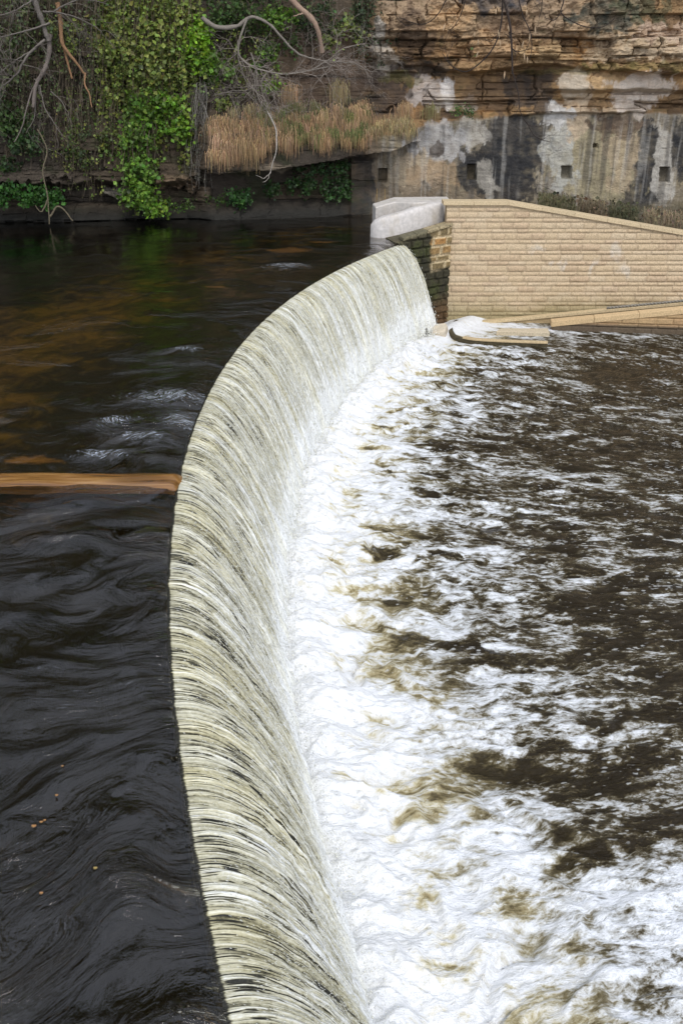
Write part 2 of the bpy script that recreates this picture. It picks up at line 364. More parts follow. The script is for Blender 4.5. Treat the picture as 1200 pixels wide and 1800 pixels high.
# ------------------------------------------------------------------ orange sill under a film of smooth water
def sill():
    y0, y1 = 9.86, 10.46
    s = np.linspace(0, 1, 150); x0 = -14.0; x1 = float(arcx(10.15))+.02
    L = x1-x0; prof = np.linspace(0, 1, 22)
    n_over = 26
    Xs = np.concatenate([x0+L*s**.6, x1+.07*np.linspace(0, 1, n_over+1)[1:]])
    top = .034+.008*vnoise(Xs*.8, Xs*0, 3); d = np.maximum(Xs-(x1-.10), 0); top = top-.012*np.ones_like(Xs)-5.5*d*d
    V = []; dk = []
    for q in prof:
        yy = y0+(y1-y0)*q+.02*vnoise(Xs*1.1, Xs*0+q*2, 6)-d*.42
        nar = np.clip(1-(np.maximum(Xs-x1+.06, 0)/.235)**2, 0, 1)**.5; yy = y0+(y1-y0)*q+.02*vnoise(Xs*1.1, Xs*0+q*2, 6)-d*.42; edge = 1-abs(2*q-1)**3.4
        V.append(np.stack([Xs, yy, -.06+(top+.06)*edge+.012*vnoise(Xs*2.2, Xs*0+q*3, 16)], -1))
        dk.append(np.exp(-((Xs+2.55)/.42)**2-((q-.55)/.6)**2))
    V = np.stack(V)
    r = root('stone_sill', (-4, 10.16, -.2), 'orange brown stone sill under a smooth film of water, running from the left to the crest', 'sill')
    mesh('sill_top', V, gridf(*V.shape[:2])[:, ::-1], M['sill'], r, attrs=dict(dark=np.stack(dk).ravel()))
    prism('sill_body', [(x0, y0+.05, -.9), (x1-.1, y0+.05, -.9), (x1-.1, y1-.05, -.9), (x0, y1-.05, -.9)], [(x0, y0+.05, -.02), (x1-.1, y0+.05, -.02), (x1-.1, y1-.05, -.02), (x0, y1-.05, -.02)], M['oldstone'], r, 0, (.016, .012, .006))
sill()

# ================================================================== WEIR AND ITS CURTAIN
def weir():
    r = root('weir', (-1.5, 8, ZL), 'long curved stone weir with a cream curtain of water falling from its crest', 'weir')
    # arc length stations, finer near
    ph = []; p = math.asin((-5-CY)/R); end = math.asin((28.05-CY)/R)
    while p < end:
        ph.append(p); Yc = CY+R*math.sin(p); p += max(.0095, .00085*math.hypot(max(Yc, 0), 4.6))/R
    ph.append(end); ph = np.array(ph); u = ph*R; nc = len(ph)
    nr = 84; v = np.linspace(0, 1, nr)
    U = np.broadcast_to(u[None], (nr, nc)); Tt = np.broadcast_to(v[:, None], (nr, nc))
    start = -.012+.008*vnoise(u*4, u*0, 21)     # ragged break of the crest
    o = start[None]*(1-Tt)+(OFF+.10*vnoise(u*.7, u*0, 5)[None]+.05*vnoise(u*3, u*0, 6)[None]-.0)*Tt**.96
    z = -.042-(H+.1)*(np.clip(o/OFF, 0, 1.3))**1.95*.93
    z = np.where(Tt > 0, z, z)
    drift = .05*vnoise(U*1.3, Tt*2, 31)*Tt+.03*vnoise(U*4, Tt*3, 32)*Tt
    lv = Tt*3.2
    rd = (.55*vnoise(U*17+drift*20, lv*.25, 51)+.6*vnoise(U*38+drift*40, lv*.4, 52)+.4*vnoise(U*75, lv*.8, 53))
    lump = fbm(U*8, lv*5, 3, 58)
    amp = (.026*np.minimum(1, .12+Tt*7)*(1-.35*Tt))
    disp = rd*amp+lump*.035*Tt+.05*vnoise(U*1.1, lv*.3, 59)*np.minimum(1, Tt*3)
    # normal of the profile: outward and up
    dz = np.gradient(z, axis=0); do = np.gradient(o, axis=0); ln = np.hypot(dz, do)+1e-9
    no, nz = -dz/ln, do/ln
    o2 = o+disp*no; z2 = z+disp*nz
    PH = ph[None]+drift/R
    X = CX-(R-o2)*np.cos(PH); Y = CY+(R-o2)*np.sin(PH)
    far = sst(9, 24, Y)
    mesh('water_curtain', np.stack([X, Y, z2], -1), gridf(nr, nc)[:, ::-1], M['fall'], r,
         attrs=dict(flow=np.stack([U+drift, lv, U*0], -1).reshape(-1, 3), drop=Tt.ravel(), far=far.ravel(), ridge=rd.ravel()))
    # masonry body under the water
    pp = np.linspace(ph[0], end, 160); prof = [(-.9, -3.3), (-.9, -.9), (-.05, -.42), (.25, -.5), (.6, -.85), (.95, -1.7), (1.2, -2.6), (1.25, -3.3)]
    V = np.array([[(CX-(R-a)*math.cos(q), CY+(R-a)*math.sin(q), zz) for q in pp] for a, zz in prof])
    mesh('weir_masonry', V, gridf(len(prof), len(pp))[:, ::-1], M['oldstone'], r, col=np.broadcast_to(np.array([.11, .10, .07]), (V.shape[0]*V.shape[1], 3)))
    # loose strands and drops thrown off the curtain
    N = 38000
    yy = 2+26*RNG.random(N)**1.25; q = np.arcsin((yy-CY)/R); tv = np.clip(RNG.beta(2.2, 1.5, N), .03, .98)
    of = OFF*tv**.96; zz = -.042-(H+.1)*(of/OFF)**1.95*.93
    out = RNG.random(N)**2*.10+.012+.12*(tv > .82)*RNG.random(N)
    of = of+out*.8; zz = zz+out*.45
    X = CX-(R-of)*np.cos(q); Y = CY+(R-of)*np.sin(q); P = np.stack([X, Y, zz], -1)
    dirr = np.stack([np.cos(q)*.5, -np.sin(q)*.5, -(.25+1.4*tv)], -1); dirr /= np.linalg.norm(dirr, axis=1, keepdims=True)
    side = np.stack([np.sin(q), np.cos(q), q*0], -1); third = np.cross(dirr, side)
    ds = np.hypot(Y, 5.5); sc = .0022+.00024*ds
    ln = sc*(1.3+3.5*RNG.random(N)**2); wd = sc*(.5+.5*RNG.random(N))
    V = np.stack([P-dirr*ln[:, None], P+side*wd[:, None], P+third*wd[:, None], P-side*wd[:, None], P-third*wd[:, None], P+dirr*ln[:, None]], 1)
    T = np.array([[0, 1, 2], [0, 2, 3], [0, 3, 4], [0, 4, 1], [5, 2, 1], [5, 3, 2], [5, 4, 3], [5, 1, 4]])
    T = (np.arange(N)[:, None, None]*6+T[None]).reshape(-1, 3)
    c = np.repeat(np.array([.80, .80, .74])[None]*(.75+.3*RNG.random((N, 1))), 6, 0)
    o = mesh('spray', V, T, M['foam'], None, True, c); setp(o, 'white drops and strands thrown off the falling water', kind='stuff')
weir()

# ================================================================== LOWER RIVER
TONGUES = [(700, 640, 1.6, 1.0, .25), (830, 625, 1.2, .5, .16), (760, 740, 1.3, .9, .2), (640, 830, 1, 1, .2), (860, 890, 1.6, .5, .2), (1060, 930, 1.6, .3, .2), (760, 1000, 1.2, .6, .16), (840, 1240, 1.3, .5, .38), (1010, 1270, .8, .28, .26),
           (1030, 840, 1.1, .22, .22), (1170, 735, .9, .6, .25), (1030, 650, .5, 1.0, .24), (1150, 632, 1.2, .35, .22), (1080, 850, .6, .2, .14), (940, 1480, .75, .35, .30), (1000, 1550, 1.0, .5, .22), (1090, 1680, .9, .5, .2), (900, 1720, .6, .6, .25), (1150, 1600, .5, .4, .15), (660, 1560, .5, 1.4, .1),
           (860, 575, 1.4, .45, .5), (1060, 593, 3.4, .16, .3), (1160, 1010, 1.4, .6, .08),
           (880, 1385, .55, .34, -.42), (1000, 1400, .7, .3, -.28), (700, 1130, .5, .4, -.2), (840, 1160, .8, .35, -.25), (1120, 1130, 1.3, .6, -.22), (1010, 1050, 1.2, .4, -.16), (900, 790, 1.6, .7, -.13), (1060, 780, 1.6, .9, -.13), (1100, 660, 1.3, 1.0, -.5), (680, 1180, .4, .3, -.12),
           (1180, 1380, .7, .4, -.2), (900, 1680, .25, .18, -.3), (1020, 1500, .22, .16, -.3), (810, 1580, .3, .2, -.22), (930, 1650, .25, .2, -.2), (900, 960, 1.3, .4, -.12), (690, 1420, .42, .24, -.16), (650, 1505, .3, .14, -.13), (740, 1680, .25, .15, -.2), (930, 700, 1.2, .5, -.06)]
def lower_river():
    Y = rows(-6, 34, .0022, .011)
    x0 = arcx(np.clip(Y, -18, 43), R-OFF)-.55
    w = np.concatenate([np.linspace(0, 1, 300)**1.15*6, 6+np.linspace(0, 1, 130)[1:]*7, [14.5, 17, 21, 27, 36]])
    X = x0[:, None]+w[None]; YY = np.broadcast_to(Y[:, None], X.shape)
    a = (R-OFF)-np.hypot(X-CX, YY-CY); b = np.arctan2(YY-CY, CX-X)*(R-OFF)
    fa, fb = curl_back(a*.75, b, 26, 1.0, 140, ((.42, .30), (1.0, .16), (2.3, .085), (5.0, .035)), 1.0)
    cov = .34*np.exp(-np.maximum(a, 0)/.45)+.27*np.exp(-(np.maximum(a, 0)/3.4)**2)+.28*np.exp(-np.maximum(a-.5, 0)/18.0)+.0
    cov = cov+.10*vnoise(fa*.7, fb*.45, 61)*np.exp(-np.maximum(a-1, 0)/5)
    for px, py, rx, ry, s in TONGUES:
        c = gp(px, py, ZL)
        k = np.exp(-((X-c[0]+.25*(fa-a*.75))/rx)**2-((YY-c[1]+.5*(fb-b))/ry)**2)
        cov += s*k*(.34 if s > 0 else .7)
    churn = np.exp(-np.maximum(a-.3, 0)/2.3)
    bil = lambda x, y, sd: .5-np.abs(vnoise(x, y, sd))
    Z = ZL+churn*(.20*fbm(fa*.9, fb*1.0, 3, 71)+.13*bil(fa*1.5, b*1.7, 72)+.065*bil(a*2.9, fb*3.6, 74)+.03*bil(a*6.2, b*7.5, 76))+.045*fbm(fa*.8, fb*1.7, 4, 73)+.022*vnoise(fa*2.0, fb*3.6, 78)
    flat = sst(26.6, 25.4, YY); Z = ZL+(Z-ZL)*(.12+.88*flat)
    Z += .16*np.clip(cov, 0, .8)*sst(8, 1.0, a)*flat+.16*np.exp(-((a-.1)/.4)**2)
    Z += flat*np.clip(cov-.1, 0, .5)*.22*bil(fa*1.6, fb*2.0, 75)
    o = mesh('lower_river', np.stack([X, YY, Z], -1), gridf(*X.shape), M['lower'],
             attrs=dict(flow=np.stack([fa, fb, a*0], -1).reshape(-1, 3), raw=np.stack([a*.75, b, a*0], -1).reshape(-1, 3), cover=cov.ravel(), dist=a.ravel()))
    setp(o, 'brown churned river water with white foam below the weir', kind='structure')
lower_river()
def mist():
    # soft clots of flying foam where the curtain lands
    N = 34000
    yy = 2.5+25*RNG.random(N)**1.2; q = np.arcsin((yy-CY)/R); of = OFF+RNG.normal(-.02, .17, N); zz = ZL+.05+np.abs(RNG.normal(0, .24, N))+.22*np.maximum(0, OFF-of)
    P = np.stack([CX-(R-of)*np.cos(q), CY+(R-of)*np.sin(q), zz], -1)
    s = (.0025+.00036*np.hypot(yy, 6))*(.3+RNG.random(N)**2+2.2*RNG.random(N)**9)
    d = np.array([[1, 0, 0], [-1, 0, 0], [0, 1, 0], [0, -1, 0], [0, 0, 1], [0, 0, -1]], float)
    V = P[:, None]+d[None]*s[:, None, None]*(.7+.6*RNG.random((N, 6, 1)))
    T = np.array([[0, 2, 4], [2, 1, 4], [1, 3, 4], [3, 0, 4], [2, 0, 5], [1, 2, 5], [3, 1, 5], [0, 3, 5]])
    T = (np.arange(N)[:, None, None]*6+T[None]).reshape(-1, 3)
    o = mesh('foam_drops', V, T, M['foam'], None, True, np.repeat(np.array([[.88, .87, .80]]), N*6, 0))
    setp(o, 'white foam drops leaping where the curtain of water lands', kind='stuff')
mist()

# ================================================================== CLIFF
CXs = [-46, -25, -12, -5, .3, .85, 5, 14, 36]; CYs = [31, 32.0, 32.3, 33.5, 34.7, 35.0, 34.7, 33.7, 32.5]
def ybase(X): return np.interp(X, CXs, CYs)
def strata(X, z, seed, thick, jl):
    """blocky bedded rock: returns offset of the block, closeness to a joint, block id noise"""
    zz = z+.12*vnoise(X*.25, z*.4, seed)+.04*vnoise(X*1.3, z*1.1, seed+1)
    k = np.floor(zz/thick); f = zz/thick-k
    split = hsh(k.astype(int), 0, seed+2) > .45
    f2 = np.where(split, f, f*2 % 1); k2 = np.where(split, k*2, k*2+np.floor(f*2))
    L = jl*(.6+1.2*hsh(k2.astype(int), 1, seed+3)); xx = X/L+hsh(k2.astype(int), 3, seed+4)*9+.12*vnoise(X*1.2, z*3, seed+6)
    j = np.floor(xx); g = xx-j
    off = _h(k2, j, seed+5)
    th = np.where(split, thick, thick/2)
    e = np.minimum(np.minimum(f2, 1-f2)*th, np.minimum(g, 1-g)*L)
    return off, e, hsh(k.astype(int), 5, seed+7)
def blob(px, py, cx, cy, rx, ry, wob, seed, edge=.09):
    nx = fbm(px*.03, py*.022, 5, seed)*2.3; ny = fbm(px*.045+7, py*.025, 4, seed+9)*2.3
    r = np.sqrt(((px-cx+nx*wob)/rx)**2+((py-cy+ny*wob*.8)/ry)**2)
    r = r+.16*fbm(px*.16, py*.07, 3, seed+21)+.10*vnoise(px*.4, py*.22, seed+31)
    return sst(1+edge, 1-edge, r)*(.88+.22*vnoise(px*.09, py*.03, seed+41))
SOCK = [(672, 308, 7, 11), (829, 303, 7, 13), (995, 303, 8, 11), (1167, 307, 8, 13), (1046, 256, 3, 3)]
def cliff():
    xs = np.concatenate([np.linspace(-46, -14.5, 120, endpoint=False), np.arange(-14.5, 15, .036), np.linspace(15, 36, 90)])
    zs = np.concatenate([np.arange(-3.0, -.2, .1), np.arange(-.2, 7.6, .034), np.arange(7.6, 12.6, .12)])
    X, Z = np.meshgrid(xs, zs); Yb = ybase(X); px, py = proj(X, Yb, Z)
    left = sst(690, 600, px+18*vnoise(py*.02, py*0, 4))               # 1 on the overgrown left
    off, e, lay = strata(X, Z, 200, 1.15, 2.3); off2, e2, lay2 = strata(X, Z, 300, .46, 1.2); off3, e3, lay3 = strata(X, Z, 260, .95, 2.6)
    big = fbm(X*.3, Z*.5, 3, 310)
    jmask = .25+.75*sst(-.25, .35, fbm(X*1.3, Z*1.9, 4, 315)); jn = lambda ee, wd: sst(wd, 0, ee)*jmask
    d_strat = .30*(off-.5)+.10*(off2-.5)+.22*(lay-.5)-.08*jn(e, .06)-.05*jn(e2, .04)+.25*big+.05*fbm(X*2.2, Z*4, 4, 320)
    # right: dressed lower face, block course, thin bedded brow
    line_hi = np.interp(px, [640, 760, 830, 950, 1040, 1200], [108, 118, 128, 112, 124, 132])+5*vnoise(px*.03, px*0, 12)
    line_lo = np.interp(px, [640, 720, 800, 860, 950, 1100, 1200], [236, 228, 212, 206, 200, 198, 200])+4*vnoise(px*.03, px*0, 13)
    brow = sst(line_hi+3, line_hi-3, py); low = sst(line_lo-3, line_lo+3, py)
    d_low = .06*fbm(X*1.6, Z*1.1, 6, 330, .6)+.05*big-.018*sst(.02, 0, np.abs(vnoise(X*.4+5, Z*1.1, 336)))
    d_mid = .05+.45*(off3-.5)+.16*(off2-.5)-.16*jn(e3, .05)-.08*jn(e2, .03)+.05*fbm(X*2, Z*3, 4, 331)
    mass = sst(935, 985, px)*sst(line_lo-34, line_lo-44, py)              # great pale block hanging out on the right
    d_mid = d_mid*(1-mass)+mass*(.62+.05*fbm(X*1.4, Z*2, 4, 333)-.10*jn(e3, .05))
    d_mid = d_mid-.12*sst(line_hi+14, line_hi, py)
    d_brow = .60+.45*sst(700, 950, px)+.55*(off-.5)+.30*(off2-.5)+.14*(lay2-.5)-.14*jn(e2, .035)-.22*jn(e, .05)+.40*big+.16*fbm(X*2.4, Z*4.2, 6, 320, .62)
    d_right = d_low*low+(1-low)*(d_mid*(1-brow)+d_brow*brow)
    rec = sst(938, 948, px+4*vnoise(py*.05, py*0, 9))*0
    d_right = d_right-.25*sst(905, 965, px)*sst(1045, 1035, px)*(1-brow)*(1-low)*.0
    # left bank: undercut at the water, grassy nose in the middle, ledges
    nose = sst(345, 392, px)*sst(742, 690, px+10*vnoise(py*.05, py*0, 3))
    ztop = np.interp(px, [360, 400, 640, 740], [2.7, 2.9, 2.75, 2.65]); zbot = np.interp(px, [360, 430, 520, 620, 660, 740], [1.55, 1.6, 1.75, 2.05, 2.15, 2.5])+.06*vnoise(px*.03, px*0, 15)
    zn = np.clip((Z-zbot)/(ztop-zbot), 0, 1)
    dn = np.where(Z > ztop, 1.25*sst(ztop+1.0, ztop, Z)**1.5, np.where(Z > zbot, 1.25+.12*zn, np.interp(Z, [-3, 0, .25, .6], [.6, .35, .2, -.25])+.9*sst(.9, .1, Z)*.4))
    under = sst(1.35+.15*vnoise(px*.02, px*0, 17), 1.1, Z)*sst(380, 330, px)
    d_left = d_strat*1.15+.25-under*(.75-.5*sst(.5, .0, Z))
    slab = blob(px, py, 310, 318, 40, 18, 10, 34)*.6+blob(px, py, 205, 335, 22, 12, 8, 36)*.5+blob(px, py, 60, 305, 80, 16, 14, 38)*.3
    d_left = d_left+slab
    d_left = d_left*(1-nose)+nose*(dn+.5*d_strat+.05)
    pil = blob(px, py, 666, 70, 20, 40, 10, 55)*.2
    d = d_left*left+d_right*(1-left)+pil
    d = np.where((nose > 0) & (left < 1), np.maximum(d, nose*(np.where(Z > zbot, dn+.4*d_strat, d))), d)
    wall2 = sst(612, 618, px)*sst(668, 658, px)*sst(276, 284, py)*.25
    d = d+wall2
    for sx, sy, rw, rh in SOCK:
        d -= .30*sst(rw+1.5, rw-.5, abs(px-sx))*sst(rh+1.5, rh-.5, abs(py-sy))
    d = np.where(Z > 7.6, d+.3*vnoise(X*.2, Z*.3, 8), d)
    V = np.stack([X, Yb-d, Z+.0*d], -1)
    # ---- mineral colours
    def mixc(c, k, t): return c*(1-k[..., None])+np.array(t)*k[..., None]
    n1 = fbm(X*.8, Z*1.6, 5, 400); n2 = fbm(X*2.5, Z*5, 4, 410); vs = fbm(X*2.6, Z*.35, 4, 420)
    C = np.zeros(X.shape+(3,)); C[:] = (.155, .098, .052)
    C = mixc(C, sst(.1, .6, n1), (.30, .165, .065)); C = mixc(C, sst(.05, .55, -n1), (.065, .043, .028))
    C = mixc(C, sst(.3, .7, off2)*.6, (.30, .19, .09)); C = mixc(C, sst(.75, .9, off)*.5, (.36, .27, .18))
    C = mixc(C, sst(.25, .5, n2)*.5, (.10, .08, .035))
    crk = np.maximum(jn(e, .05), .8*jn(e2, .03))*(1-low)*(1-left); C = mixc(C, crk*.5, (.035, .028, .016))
    # lower dressed face
    L = np.zeros_like(C); L[:] = (.17, .145, .105)
    L = mixc(L, sst(-.1, .5, n1), (.23, .19, .12)); L = mixc(L, sst(.0, .5, vs)*.6, (.25, .235, .21)); L = mixc(L, sst(.1, .5, -n1)*.7, (.12, .09, .06))
    C = mixc(C, (low*(1-left)), (0, 0, 0))+L*(low*(1-left))[..., None]
    drip = sst(.25, .6, fbm(X*5.5, Z*.5, 3, 430))*low*(1-left); C = mixc(C, drip*.35, (.46, .45, .42))
    drip2 = sst(.3, .6, fbm(X*4.2+9, Z*.45, 3, 440))*low*(1-left); C = mixc(C, drip2*.45, (.06, .055, .05))
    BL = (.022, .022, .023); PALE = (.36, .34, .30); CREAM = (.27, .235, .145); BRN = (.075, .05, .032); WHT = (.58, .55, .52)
    P = lambda *a: blob(px, py, *a)
    vw = 1-.0*px
    for args, colr, k in [
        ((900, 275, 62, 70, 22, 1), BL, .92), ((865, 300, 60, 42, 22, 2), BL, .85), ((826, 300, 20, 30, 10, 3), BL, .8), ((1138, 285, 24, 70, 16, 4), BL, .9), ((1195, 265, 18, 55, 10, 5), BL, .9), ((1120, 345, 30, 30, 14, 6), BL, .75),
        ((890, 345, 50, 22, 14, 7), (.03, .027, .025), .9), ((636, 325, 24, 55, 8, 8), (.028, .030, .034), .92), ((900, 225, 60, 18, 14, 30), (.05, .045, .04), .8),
        ((1040, 285, 75, 70, 22, 10), CREAM, .75), ((985, 270, 26, 66, 14, 11), (.36, .36, .33), .7), ((1090, 285, 28, 55, 12, 12), (.33, .26, .17), .7), ((1162, 290, 14, 68, 8, 13), PALE, .8),
        ((770, 250, 58, 34, 16, 14), (.36, .35, .34), .8), ((830, 235, 24, 28, 10, 15), PALE, .7), ((715, 300, 50, 34, 18, 16), (.36, .29, .20), .8), ((765, 310, 40, 26, 16, 17), (.30, .20, .11), .5), ((760, 340, 110, 14, 14, 18), (.16, .125, .085), .7),
        ((855, 320, 14, 40, 8, 19), (.30, .28, .24), .7), ((766, 265, 9, 16, 5, 20), (.07, .055, .045), .9), ((1010, 190, 22, 60, 12, 21), (.38, .30, .21), .9), ((1000, 145, 26, 24, 10, 22), (.42, .36, .28), .8), ((975, 200, 28, 22, 10, 23), (.44, .43, .41), .85),
        ((1060, 152, 34, 24, 10, 24), (.40, .27, .14), .9), ((1120, 155, 55, 26, 12, 25), (.52, .45, .38), .9), ((1080, 195, 55, 14, 12, 26), (.34, .27, .19), .7), ((1110, 188, 40, 14, 10, 27), (.48, .42, .36), .8), ((1090, 222, 40, 22, 12, 28), (.11, .075, .05), .8), ((1060, 218, 28, 12, 10, 29), BRN, .8),
        ((750, 160, 38, 26, 12, 31), (.36, .32, .29), .85), ((785, 165, 12, 30, 6, 32), WHT, .95), ((800, 180, 40, 14, 10, 33), (.42, .37, .31), .6), ((668, 105, 26, 42, 10, 34), (.42, .38, .32), .8), ((662, 60, 14, 30, 8, 35), (.42, .40, .36), .7),
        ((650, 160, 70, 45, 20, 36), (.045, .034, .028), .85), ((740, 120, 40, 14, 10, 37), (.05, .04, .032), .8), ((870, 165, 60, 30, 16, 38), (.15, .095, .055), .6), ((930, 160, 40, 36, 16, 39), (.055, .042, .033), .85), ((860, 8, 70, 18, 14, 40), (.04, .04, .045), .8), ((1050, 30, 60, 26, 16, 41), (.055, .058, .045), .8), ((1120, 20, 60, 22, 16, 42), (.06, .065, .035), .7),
        ((780, 45, 44, 30, 14, 43), (.36, .235, .125), .85), ((840, 85, 60, 22, 16, 44), (.33, .21, .11), .7), ((950, 95, 60, 18, 14, 45), (.34, .24, .13), .7), ((1110, 85, 90, 22, 18, 46), (.40, .32, .22), .7), ((1150, 60, 60, 16, 14, 47), (.36, .27, .20), .7), ((720, 60, 34, 44, 16, 48), (.07, .045, .03), .7), ((880, 55, 40, 26, 14, 49), (.10, .06, .035), .6),
        ((705, 135, 40, 12, 12, 50), (.09, .08, .025), .6), ((1120, 118, 120, 6, 6, 51), (.15, .12, .04), .6), ((990, 125, 80, 5, 5, 52), (.13, .11, .04), .5)]:
        kk = blob(px, py, *args)
        C = mixc(C, np.clip(kk*k*(1.06+.5*n2), 0, 1), colr)
    vs2 = fbm(X*3.4+3, Z*.22, 4, 450); vs3 = fbm(X*5.2, Z*.28, 4, 460); lw = low*(1-left)
    C = mixc(C, sst(.12, .5, vs2)*.55*lw, (.035, .033, .032)); C = mixc(C, sst(.18, .5, vs3)*.25*lw, (.42, .41, .38))
    foot = sst(350, 372, py+12*n1)*(1-left); C = mixc(C, foot*.8, (.07, .06, .035))
    for sx, sy, rw, rh in SOCK[:4]:
        k = sst(rw+1, rw-1, abs(px-sx))*sst(rh+1, rh-1, abs(py-sy)); C = mixc(C, k*.7, (.08, .065, .04))
    # overgrown left: dark damp rock with moss
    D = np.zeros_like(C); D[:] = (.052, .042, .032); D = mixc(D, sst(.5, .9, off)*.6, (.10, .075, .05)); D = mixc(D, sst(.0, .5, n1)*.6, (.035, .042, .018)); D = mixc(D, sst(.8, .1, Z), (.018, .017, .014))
    kk = blob(px, py, 560, 130, 130, 70, 30, 60); D = mixc(D, kk*.7, (.12, .08, .055)); kk = blob(px, py, 310, 318, 40, 16, 8, 34); D = mixc(D, kk*.85, (.17, .12, .075)); kk = blob(px, py, 490, 292, 30, 10, 5, 61); D = mixc(D, kk*.8, (.22, .18, .13)); kk = blob(px, py, 205, 335, 22, 11, 8, 36); D = mixc(D, kk*.8, (.22, .20, .17))
    C = C*(1-left[..., None])+D*left[..., None]
    hi = sst(7.2, 8, Z); C = mixc(C, hi*.6, (.07, .08, .03))
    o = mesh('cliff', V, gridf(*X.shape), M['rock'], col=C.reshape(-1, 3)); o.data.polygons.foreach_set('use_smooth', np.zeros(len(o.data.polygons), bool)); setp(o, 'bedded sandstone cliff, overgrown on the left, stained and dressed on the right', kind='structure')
    return None
cliff()
def cy_at(px, py, extra=0.0):
    """a point on the cliff line for a sight line"""
    Y = 33.5
    for _ in range(4): Y = float(ybase(vp(px, py, Y)[0]))
    return vp(px, py, Y-extra)

# ================================================================== STONE PIER, CONCRETE BLOCK, WALL
def blocks(U, Z, seed, course, bl, jw):
    """coursed masonry: relief and tint for coordinates along and up the face"""
    ce = np.concatenate([[-10], np.cumsum(course)-10]); k = np.clip(np.searchsorted(ce, Z)-1, 0, len(course)-1); z0 = ce[k]; z1 = ce[np.minimum(k+1, len(ce)-1)]
    L = bl*(.75+.6*hsh(k, 0, seed)); uu = U/L+hsh(k, 1, seed)*7+.22*vnoise(U*.9/bl, k*3.7, seed+3); j = np.floor(uu); f = uu-j
    e = np.minimum(np.minimum(f, 1-f)*L, np.minimum(Z-z0, z1-Z))
    tint = _h(k.astype(float), j, seed+5); tint2 = _h(k.astype(float), j, seed+6)
    fac = sst(0, jw, e)
    vf = (Z-z0)/(z1-z0+1e-6)
    return fac, tint, tint2, vf, e
YW = 29.25
def wall():
    r = root('stone_wall', (7, YW, ZL), 'new buff ashlar wall with pitched courses and a sloping coping below the cliff', 'wall')
    kx = vp(893, 357, YW); x0 = vp(783, 400, YW)[0]; zt = kx[2]-.06; e = vp(1200, 410, YW); sl = (e[2]-kx[2])/(e[0]-kx[0])
    x1 = 19.0
    us = np.arange(x0, 12.2, .022); us = np.concatenate([us, np.arange(12.2, x1, .06)])
    top = np.where(us < kx[0], zt, zt+(us-kx[0])*sl); top = np.maximum(top, -2.4)
    n = 170; t = np.linspace(0, 1, n); Z = -3.0+(top[None]+3.0)*t[:, None]; U = np.broadcast_to(us[None], Z.shape)
    rg = np.random.default_rng(5); course = np.where(np.arange(140) % 2 == 0, .205, .125)*(.94+.12*rg.random(140))
    fac, ti, t2, vf, ee = blocks(U, Z, 500, course, .52, .03)
    rel = fac*(.026+.024*t2)*(.55+.45*np.sin(np.clip(vf, 0, 1)*np.pi))+.012*fbm(U*9, Z*9, 3, 505)*fac
    V = np.stack([U, YW-rel, Z], -1)
    C = np.zeros(Z.shape+(3,)); C[:] = (.55, .42, .265)
    def mixc(k, t): C[:] = C*(1-k[..., None])+np.array(t)*k[..., None]
    mixc(sst(.3, 1, ti)*.6, (.59, .47, .32)); mixc(sst(.6, 1, t2)*.55, (.46, .33, .215)); mixc((1-fac)*.6, (.44, .345, .235))
    px, py = proj(U, U*0+YW, Z)
    mixc(sst(-1.7, -2.5, Z+.35*fbm(U*.6, Z, 3, 509))*.75, (.26, .215, .10)); mixc(sst(.5, .75, fbm(U*1.1, Z*4, 4, 511))*.4, (.36, .27, .15))
    wh = np.zeros_like(Z)
    for a, b, w_, h_ in ((968, 462, 7, 6), (990, 462, 5, 8), (1041, 463, 4, 13), (1097, 470, 8, 14), (945, 440, 8, 5), (1080, 445, 6, 12)): wh = np.maximum(wh, blob(px, py, a, b, w_, h_, 9, 90, .6))
    mixc(wh*.6, (.62, .56, .47))
    mesh('wall_face', V, gridf(*Z.shape), M['stone'], r, True, C.reshape(-1, 3))
    b0 = YW+.015; xe = [x0, kx[0], x1]; ztp = [zt, zt, float(top[-1])]
    prism('wall_body', [(x0, b0, -3.2), (x1, b0, -3.2), (x1, b0+.45, -3.2), (x0, b0+.45, -3.2)], [(x0, b0, -2.5), (x1, b0, -2.5), (x1, b0+.45, -2.5), (x0, b0+.45, -2.5)], M['stone'], r, 0, (.4, .3, .18))
    G = Geo(); P = []
    for xx, zz in zip(xe, ztp): P += [(xx, b0, zz), (xx, b0+.45, zz)]
    P += [(x0, b0, -2.6), (x0, b0+.45, -2.6), (x1, b0+.45, -2.6)]
    G.add(P, [[0, 2, 3, 1], [2, 4, 5, 3], [6, 0, 1, 7]], None, (.40, .3, .18))
    G.add([(x0, b0+.45, -2.6), (kx[0], b0+.45, -2.6), (x1, b0+.45, -2.6), (x0, b0+.45, zt), (kx[0], b0+.45, zt), (x1, b0+.45, ztp[2])], [[1, 0, 3, 4], [2, 1, 4, 5]], None, (.40, .3, .18))
    G.build('wall_back', M['stone'], r, False)
    # coping stones, butted
    def cop(xa, za, xb, zb, c):
        y0, y1, h = YW-.10, YW+.54, .115
        prism('coping', [(xa, y0, za), (xb, y0, zb), (xb, y1, zb), (xa, y1, za)], [(xa, y0, za+h), (xb, y0, zb+h), (xb, y1, zb+h), (xa, y1, za+h)], M['stone'], r, .008, c)
    xa = x0-.12; cuts = [xa]; 
    while cuts[-1] < kx[0]-.6: cuts.append(cuts[-1]+.95)
    cuts[-1] = kx[0]; cuts2 = [kx[0]]
    while cuts2[-1] < x1-.5: cuts2.append(cuts2[-1]+1.05)
    zf = lambda x: zt+.004 if x <= kx[0] else zt+.004+(x-kx[0])*sl
    i = 0
